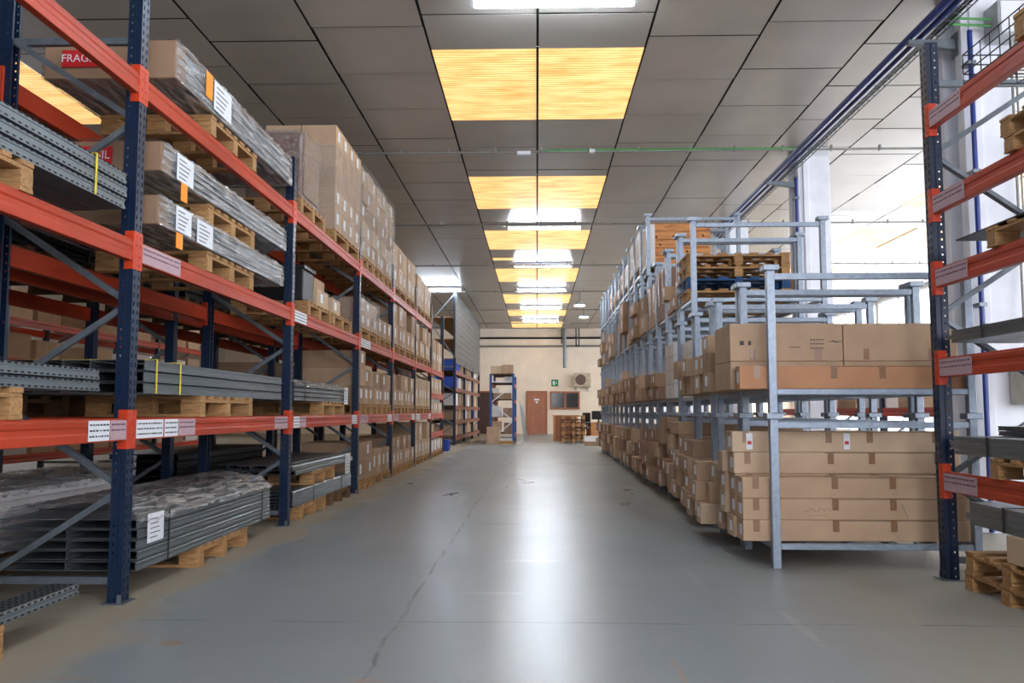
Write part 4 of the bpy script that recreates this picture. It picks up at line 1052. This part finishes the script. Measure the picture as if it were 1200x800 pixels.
# third tier
pyl = [('wood', 'topmost'), ('wood', 'second from top'), ('bluewood', 'blue, third from top'), ('wood', 'lowest')]
for i, (mm, nm) in enumerate(reversed(pyl)):
    pallet(xS(9.3) + .55 - .0, SY[3] + .60, TZ[2] + BZ + i * .13, 'pallet %s in the pile in the third tier of the right stacks' % nm, sx=1.1, sy=1.0 if False else .72, h=.129, m=mm, group='pallets piled in the third tier', rz=RZR, alongx=False)
row2(4, .24, .17, [2, 1, 2], 1.62, ('card1', 'card0'), 2, 'brown')
for k, (hh, mm, nm) in {5: (.66, 'cardred', 'tall red-brown'), 6: (.6, 'card2', 'tall pale')}.items():
    for c in range(2): carton(xS(SY[k]) + .45, SY[k] + .25 + c * .38, TZ[2] + BZ, .9, .36, hh, mm, '%s carton, %s, third tier, %s right stack' % (nm, ['nearer', 'farther'][c], ORD[k]), '-xL', True, RZR, 'tall cartons in the third tier')
for k in range(7, 18):
    hb = [.218, .27, .19][k % 3]
    for r_ in range([3, 2, 3, 1, 3, 2][k % 6]):
        carton(xS(SY[k]) + .6 + rs.choice((-.09, -.03, .04)), SY[k] + .435, TZ[2] + BZ + r_ * (hb + .002), 1.2, .74, hb, ['card0', 'card2', 'card1'][(k + r_) % 3], 'wide carton, %s layer, third tier, %s right stack' % (ORD[r_], ORD[k]), '-xL', False, RZR, 'wide cartons in the third tier')
# top tier: plank crate, then white cartons on pallets
t = thing('wooden_crate', 'plank crate with knots high in the top tier of the right stacks', 'crate', (xS(12.8) + .52, SY[7] + .435, TZ[3] + BZ), RZR)
for i in range(5): obj('plank', MB().box(-.45, .45, -.35, -.328, .01 + i * .125, .13 + i * .125), 'plank', t, bevel=.002)
obj('side_panel', MB().box(-.45, -.43, -.327, .35, .01, .634), 'plank', t); obj('side_panel', MB().box(.43, .45, -.327, .35, .01, .634), 'plank', t)
obj('rear_panel', MB().box(-.43, .43, .33, .35, .01, .634), 'plank', t); obj('base', MB().box(-.45, .45, -.33, .35, 0, .009), 'wooddark', t)
kn = MB()
for (x, z) in ((-.36, .42), (-.30, .30), (-.10, .43), (.34, .44), (.1, .2), (-.2, .08)): kn.tube((x, -.3505, z), (x, -.3515, z), .018, 10)
obj('knot', kn, mat('knot', (84, 44, 22), .7), t)
carton(xS(12.8) + .18 - .1, SY[7] + .435, TZ[3] + BZ, .12, .7, .62, 'cardwhite', 'white stacked carton column left of the plank crate, top tier', '-xL', True, RZR, 'white cartons in the top tier')
for k in range(8, 15):
    pallet(xS(SY[k]) + .65, SY[k] + .435, TZ[3] + BZ, 'pallet in the top tier of the %s right stack' % ORD[k], sx=1.2, sy=.72, near=False, group='pallets in the top tier', rz=RZR, alongx=False)
    for r_ in range([3, 3, 2, 2, 1, 1, 2][k - 8]):
        carton(xS(SY[k]) + .62, SY[k] + .435, TZ[3] + BZ + .146 + r_ * .19, 1.2, .72, .188, 'cardwhite' if k < 11 else 'card0', '%s carton, %s layer, top tier, %s right stack' % ('white' if k < 11 else 'tan', ORD[r_], ORD[k]), '-xL', False, RZR, 'cartons on pallets in the top tier')
# low loads of the rack in the right hall
for i in range(6):
    carton(5.42, 10.5 + i * 1.2, 1.05 + .063, .75, .8, .4, ['grey', 'card0', 'cardwhite'][i % 3] if False else ['card0', 'card2', 'cardwhite'][i % 3], 'carton on the low rack in the right hall, %s from the camera' % ORD[i], '-x', False, 0, 'cartons in the right hall')

# ------------------------------------------------------------------ far end
# shelf rack with blue crates and tall mesh cage, left, far
M['beamdull'] = mat('brown_beam_paint', (132, 74, 54), .5, 0, .1, 6)
t = rack('shelf_rack', 'dark shelf rack far left with blue crates and a tall mesh cage', -2.56, [27.0, 30.2, 33.4, 36.6], .85, 2.75, (.2, .72, 1.18, 1.75, 2.3), -1, -.012, False, mu='blue', mb_='beamdull', nodes=(.12, .63, 1.15, 1.68, 2.2))
dm = MB()
for z in (.26, .78, 1.245, 1.815, 2.365): dm.box(-.82, -.03, .05, 9.55, z, z + .012)
obj('shelf', dm, 'wooddark', t)
cg = MB()
for i in range(33): cg.bar((-.0, i * .3, 2.6), (-.0, i * .3, 4.85), .012, .012)
for k in range(12): cg.bar((0, 0, 2.6 + k * .2), (0, 9.6, 2.6 + k * .2), .012, .012)
pn = MB().box(-.03, -.02, .02, 9.58, 2.62, 4.84)
for (x_, y_) in ((-.06, .03), (-.85, .03), (-.85, 9.5)): obj('cage_post', MB().box(x_ - .03, x_ + .03, y_ - .03, y_ + .03, 2.75, 4.86), 'blue', t)
for z_ in (2.72, 3.35, 4.05): obj('cage_shelf', MB().box(-.85, -.08, .06, 9.5, z_, z_ + .03), 'wood', t)
obj('cage_brace', MB().bar((-.06, .0, 2.8), (-.85, .0, 3.9), .03, .03).bar((-.85, .0, 3.9), (-.06, .0, 4.8), .03, .03), 'galvdark', t)
c1 = obj('mesh_panel', cg, 'galvdark', t)
obj('cage_backing', pn, mat('cage_sheet', (140, 128, 112), .6, .2, .15, 3), t)
def crate(x, y, z, sx, sy, h, lab, rz=0):
    def b():
        def f(r):
            obj('body', MB().box(-sx / 2, sx / 2, -sy / 2, sy / 2, 0, h - .03), 'bluecrate', r, bevel=.008)
            obj('rim', MB().box(-sx / 2 - .02, sx / 2 + .02, -sy / 2 - .02, sy / 2 + .02, h - .03, h), 'bluecrate', r, bevel=.004)
            rb = MB()
            for q in (-.3, 0, .3): rb.box(sx / 2, sx / 2 + .012, q * sy - .01, q * sy + .01, .02, h - .04); rb.box(q * sx - .01, q * sx + .01, -sy / 2 - .012, -sy / 2, .02, h - .04)
            obj('rib', rb, 'bluecrate', r)
        return f
    spawn(('crate', sx, sy, h), b, 'crate', lab, 'crate', (x, y, z), rz, 'blue plastic crates')
for i, (y, z) in enumerate([(27.45, 2.38), (28.3, 2.38), (27.45, 1.83), (35.2, .795)]):
    crate(-2.97, y, z, .75, .7, .34, 'blue plastic crate far left, %s' % ['upper shelf near end', 'upper shelf second', 'lower shelf near end', 'low shelf far end'][i])
crate(-2.62, 23.1, 0, .5, .4, .3, 'blue plastic crate on the floor behind the left rack end')
for li, z in enumerate((.275, .795, 1.26, 1.83, 2.38)):
    for k in range(8):
        yy = 28.2 + k * 1.05 + (.9 if li == 4 else 0)
        if yy > 36.2 or (li == 1 and k > 5) or yy + .42 > 34.8 and li == 1: continue
        hh = [.36, .3, .42, .28][(k + li) % 4] if li != 2 else .4
        carton(-2.56 - .45 + .012 * (yy - 27), yy, z, .7, .8, hh, ['card0', 'card1', 'cardwhite', 'card2'][(k * 3 + li) % 4], 'carton on the far left shelf rack, shelf %s, %s along' % (ORD[li], ORD[k]), '+x', False, -.012, 'cartons on the far shelf rack')
# small free-standing blue rack
t = rack('shelf_rack', 'free-standing blue rack with white braces near the back wall', -.74, [28.6, 31.2], .84, 2.32, (.25, .8, 1.4, 1.95), -1, 0, False, mu='bluelight', mbr='white', nodes=(.12, .75, 1.35, 1.95))
dm = MB()
for z in (.315, .865, 1.465, 2.015): dm.box(-.80, -.03, .05, 2.55, z, z + .012)
obj('shelf', dm, 'wooddark', t)
obj('top_panel', MB().box(-.78, -.06, .02, 2.58, 2.3, 2.33), 'wooddark', t)
for i, (x, z, sx, h, mm) in enumerate([(-1.37, 2.335, .36, .26, 'card2'), (-.98, 2.335, .38, .3, 'card1'), (-1.35, .33, .3, .4, 'card0'), (-.95, .33, .3, .35, 'card1'), (-1.36, .88, .3, .36, 'cardwhite'), (-.98, .88, .3, .3, 'card1'),
        (-1.15, 1.48, .6, .2, 'card1'), (-1.38, 1.685, .2, .16, 'cardwhite'), (-.95, 2.03, .3, .2, 'grey')]):
    if mm == 'grey': mm = 'cardwhite'
    carton(x, 29.0, z, sx, .5, h, mm, 'carton on the free-standing blue rack, %s' % ['top left', 'top right', 'bottom left', 'bottom right', 'white on second shelf', 'brown on second shelf', 'flat on third shelf', 'small white on the flat one', 'white on fourth shelf'][i], '+x', False, 0, 'cartons on the free-standing blue rack')
carton(-1.42, 28.15, 0, .42, .45, .56, 'card0', 'tan carton on the floor before the free-standing blue rack', '-xL', True, 0, 'cartons near the back wall')
pallet(-.98, 28.1, 0, 'small pallet on the floor beside the tan carton', sx=.42, sy=.5, h=.1, group='pallets near the back wall')
# leaning pale strips beside it, standing in for a patch of light
t = thing('light_streak', 'white narrow strips standing in for light beside the free-standing blue rack', 'light_streak', (-.5, 31.0, 0))
for i in range(3): obj('strip', MB().bar((.05 + i * .06, i * .12, .01), (-.12 + i * .05, i * .12, 1.45 - i * .15), .02, .04), 'grey', t)
# back wall items
yb = YB
d = bpy.data.objects.new('door_1', None); COL.objects.link(d); d['kind'] = 'structure'; d.location = (0, yb, 0)
obj('door_leaf', MB().box(-.43, .43, -.06, -.02, .01, 1.96), 'door', d, bevel=.004)
obj('door_frame', MB().box(-.5, -.43, -.08, 0, 0, 2.03).box(.43, .5, -.08, 0, 0, 2.03).box(-.43, .43, -.08, 0, 1.96, 2.03), 'frame', d, bevel=.004)
obj('door_handle', MB().bar((.36, -.09, 1.0), (.25, -.09, 1.0), .02, .02).bar((.36, -.09, 1.0), (.36, -.06, 1.0), .02, .02), 'galv', d)
obj('door_sign', MB().box(-.12, .12, -.066, -.061, 1.58, 1.66).box(-.05, .05, -.066, -.061, 1.45, 1.54), 'paper', d)
d = bpy.data.objects.new('door_2', None); COL.objects.link(d); d['kind'] = 'structure'; d.location = (-2.3, yb, 0)
obj('door_leaf', MB().box(-.4, .4, -.05, -.02, .01, 1.96), mat('dark_door', (74, 46, 34), .5), d)
obj('door_frame', MB().box(-.47, -.4, -.08, 0, 0, 2.03).box(.4, .47, -.08, 0, 0, 2.03).box(-.4, .4, -.08, 0, 1.96, 2.03), 'frame', d)
w = bpy.data.objects.new('window_%d' % wn, None); COL.objects.link(w); w['kind'] = 'structure'; w.location = (1.34, yb, 1.16)
obj('window_frame', MB().box(-.7, .7, -.08, 0, 0, .08).box(-.7, .7, -.08, 0, .77, .85).box(-.7, -.62, -.08, 0, .08, .77).box(.62, .7, -.08, 0, .08, .77).box(-.04, .04, -.08, 0, .08, .77), 'frame', w, bevel=.004)
obj('pane', MB().box(-.62, -.04, -.05, -.03, .08, .77).box(.04, .62, -.05, -.03, .08, .77), 'darkglass', w)
t = thing('exit_sign', 'green emergency exit sign on the back wall above the window', 'sign', (.86, yb - .02, 2.3))
obj('plate', MB().box(-.13, .13, 0, .02, -.02, .24), 'green', t)
obj('pictogram', MB().box(-.09, -.01, -.002, 0, .02, .2).bar((.02, -.001, .11), (.1, -.001, .11), .002, .03), 'paper', t)
obj('backing', MB().box(-.16, .16, .012, .0199, -.05, .27), M['steeldark'], t)
t = thing('air_conditioner', 'beige outdoor air-conditioning unit on the back wall, right', 'air conditioner', (2.15, yb, 2.2))
obj('housing', MB().box(-.4, .4, -.34, -.02, 0, .66), mat('beige_housing', (196, 180, 154), .5), t, bevel=.02)
fg = MB().tube((-.08, -.36, .35), (-.08, -.34, .35), .25, 28)
obj('fan_grille', fg, mat('fan_dark', (112, 84, 76), .5), t)
gr = MB()
for k in range(8): a = k * PI / 4; gr.bar((-.08, -.366, .35), (-.08 + .25 * math.cos(a), -.366, .35 + .25 * math.sin(a)), .008, .008, (0, 1, 0))
obj('grille_bar', gr, 'ink', t)
obj('bracket', MB().box(-.32, -.26, -.36, 0, -.05, -.002).box(.26, .32, -.36, 0, -.05, -.002).box(-.32, -.26, -.04, 0, -.2, -.05).box(.26, .32, -.04, 0, -.2, -.05), 'grey', t)
for i, z in enumerate((4.55, 4.16)):
    tag(obj('pipe', MB().tube((-3.6, yb - .052, z), (3.6, yb - .052, z), .05 if i == 0 else .05, 12), 'pipe_grey' if i else 'steeldark'), 'horizontal pipe along the back wall, %s' % ['upper dark one', 'lower grey one'][i], 'pipe')
t = thing('exhaust_pipe', 'grey vertical duct hanging from the back ceiling, capped end', 'pipe', (1.32, yb - .3, 3.15))
obj('duct', MB().tube((0, 0, 0), (0, 0, 1.83), .08, 16), 'galvdark', t)
obj('thin_pipe', MB().tube((-.13, 0, 1.1), (-.13, 0, 1.83), .03, 10).tube((.55, 0, .95), (.55, 0, 1.83), .03, 10).tube((.68, 0, 1.0), (.68, 0, 1.83), .03, 10).tube((.55, 0, 1.0), (.68, 0, 1.0), .03, 10), 'steeldark', t)
obj('cap', MB().tube((0, 0, -.04), (0, 0, 0), .06, 16, .09), 'galvdark', t)
for i in range(7):
    pallet(1.24, 29.6, i * .133, 'pallet in the pile before the back window, %s from below' % ORD[i], sx=.8, sy=1.1, h=.132, near=False, m='wooddark' if i % 2 == 1 else 'wood', group='pallets piled before the back window', alongx=False)
# desk, chair, monitor
t = thing('desk', 'wooden office desk near the back wall, right of the pallet pile', 'desk', (2.3, 32.0, 0))
obj('desk_top', MB().box(-.75, .75, -.4, .4, .62, .66), 'desk', t, bevel=.004)
obj('front_panel', MB().box(-.45, .66, .3, .34, .0, .62), 'desk', t)
obj('drawer_unit', MB().box(-.3, .1, -.3, .29, .02, .61), 'desk', t)
for x in (-.7, .7):
    for y in (-.36, .36): obj('leg', MB().box(x - .03, x + .03, y - .03, y + .03, 0, .62), 'desk', t)
t = thing('desk', 'wooden counter behind the pallet pile, under the back window', 'desk', (.62, 31.3, 0))
obj('desk_top', MB().box(-.05, .9, -.3, .3, .9, .93), 'desk', t); obj('side_panel', MB().box(-.02, .04, -.28, .28, 0, .9), 'desk', t); obj('side_panel', MB().box(.8, .86, -.28, .28, 0, .9), 'desk', t)
obj('front_panel', MB().box(.04, .8, -.2, -.17, 0, .9), 'frame', t)
t = thing('monitor', 'black computer monitor on the desk near the back wall', 'monitor', (2.3, 31.95, .661))
obj('screen', MB().box(-.26, .26, -.02, .02, .1, .42), 'screen', t, bevel=.004); obj('stand', MB().box(-.03, .03, .02, .05, .01, .3), 'black', t); obj('base', MB().box(-.12, .12, -.08, .1, 0, .012), 'black', t)
t = thing('office_chair', 'black office chair on castors at the desk', 'chair', (1.62, 30.9, 0), -.9)
obj('seat', MB().box(-.23, .23, -.23, .23, .44, .51), 'black', t, bevel=.025)
obj('backrest', MB().box(-.21, .21, .2, .26, .58, 1.02), 'black', t, bevel=.025)
obj('back_support', MB().box(-.03, .03, .23, .27, .42, .62), 'black', t)
obj('gas_lift', MB().tube((0, 0, .1), (0, 0, .44), .03, 12), 'steeldark', t)
for k in range(5):
    a = k * 2 * PI / 5; o = obj('leg', MB().bar((0, 0, .1), (.3 * math.cos(a), .3 * math.sin(a), .07), .04, .03), 'black', t)
    obj('castor', MB().tube((.3 * math.cos(a) - .02, .3 * math.sin(a), .03), (.3 * math.cos(a) + .02, .3 * math.sin(a), .03), .03, 12), 'black', o)
for s in (-1, 1): obj('armrest', MB().box(s * .26 - .02, s * .26 + .02, -.12, .15, .66, .69).box(s * .26 - .015, s * .26 + .015, 0, .03, .46, .66), 'black', t)
carton(1.72, 26.9, 0, .42, .5, .13, 'card3', 'low open carton on the floor by the office chair', '-x', True, 0, 'cartons near the back wall')
carton(1.72, 26.9, .132, .5, .45, .16, 'cardwhite', 'white carton on the low open carton by the chair', '-x', True, 0, 'cartons near the back wall')

if rest_mb.v:
    tag(obj('carton_remainder', rest_mb, 'card1'), 'brown cartons that barely show between the nearer cartons of both rows', 'boxes', None, 'stuff')
# ------------------------------------------------------------------ light, world, camera
W = bpy.data.worlds.new('World'); SC.world = W; W.use_nodes = True
bg = W.node_tree.nodes['Background']; bg.inputs['Color'].default_value = (.8, .9, 1, 1); bg.inputs['Strength'].default_value = .6
def area(name, loc, rot, sx, sy, power, color=(1, 1, 1)):
    l = bpy.data.lights.new(name, 'AREA'); l.shape = 'RECTANGLE'; l.size = sx; l.size_y = sy; l.energy = power; l.color = color
    o = bpy.data.objects.new(name, l); COL.objects.link(o); o.location = loc; o.rotation_euler = rot; o['kind'] = 'structure'; return o
cam = bpy.data.cameras.new('camera'); co = bpy.data.objects.new('camera', cam); COL.objects.link(co)
cam.sensor_width = 36; cam.lens = 30; cam.clip_end = 200
th = math.atan(.082); ps = math.atan(.029 * math.cos(th))
co.location = (0, 0, 1.06); co.rotation_euler = (PI / 2 + th, 0, ps)
SC.camera = co
SC.view_settings.view_transform = 'Standard'; SC.view_settings.look = 'None'; SC.view_settings.gamma = 1; SC.view_settings.use_curve_mapping = False
SC.view_settings.exposure = 1.0
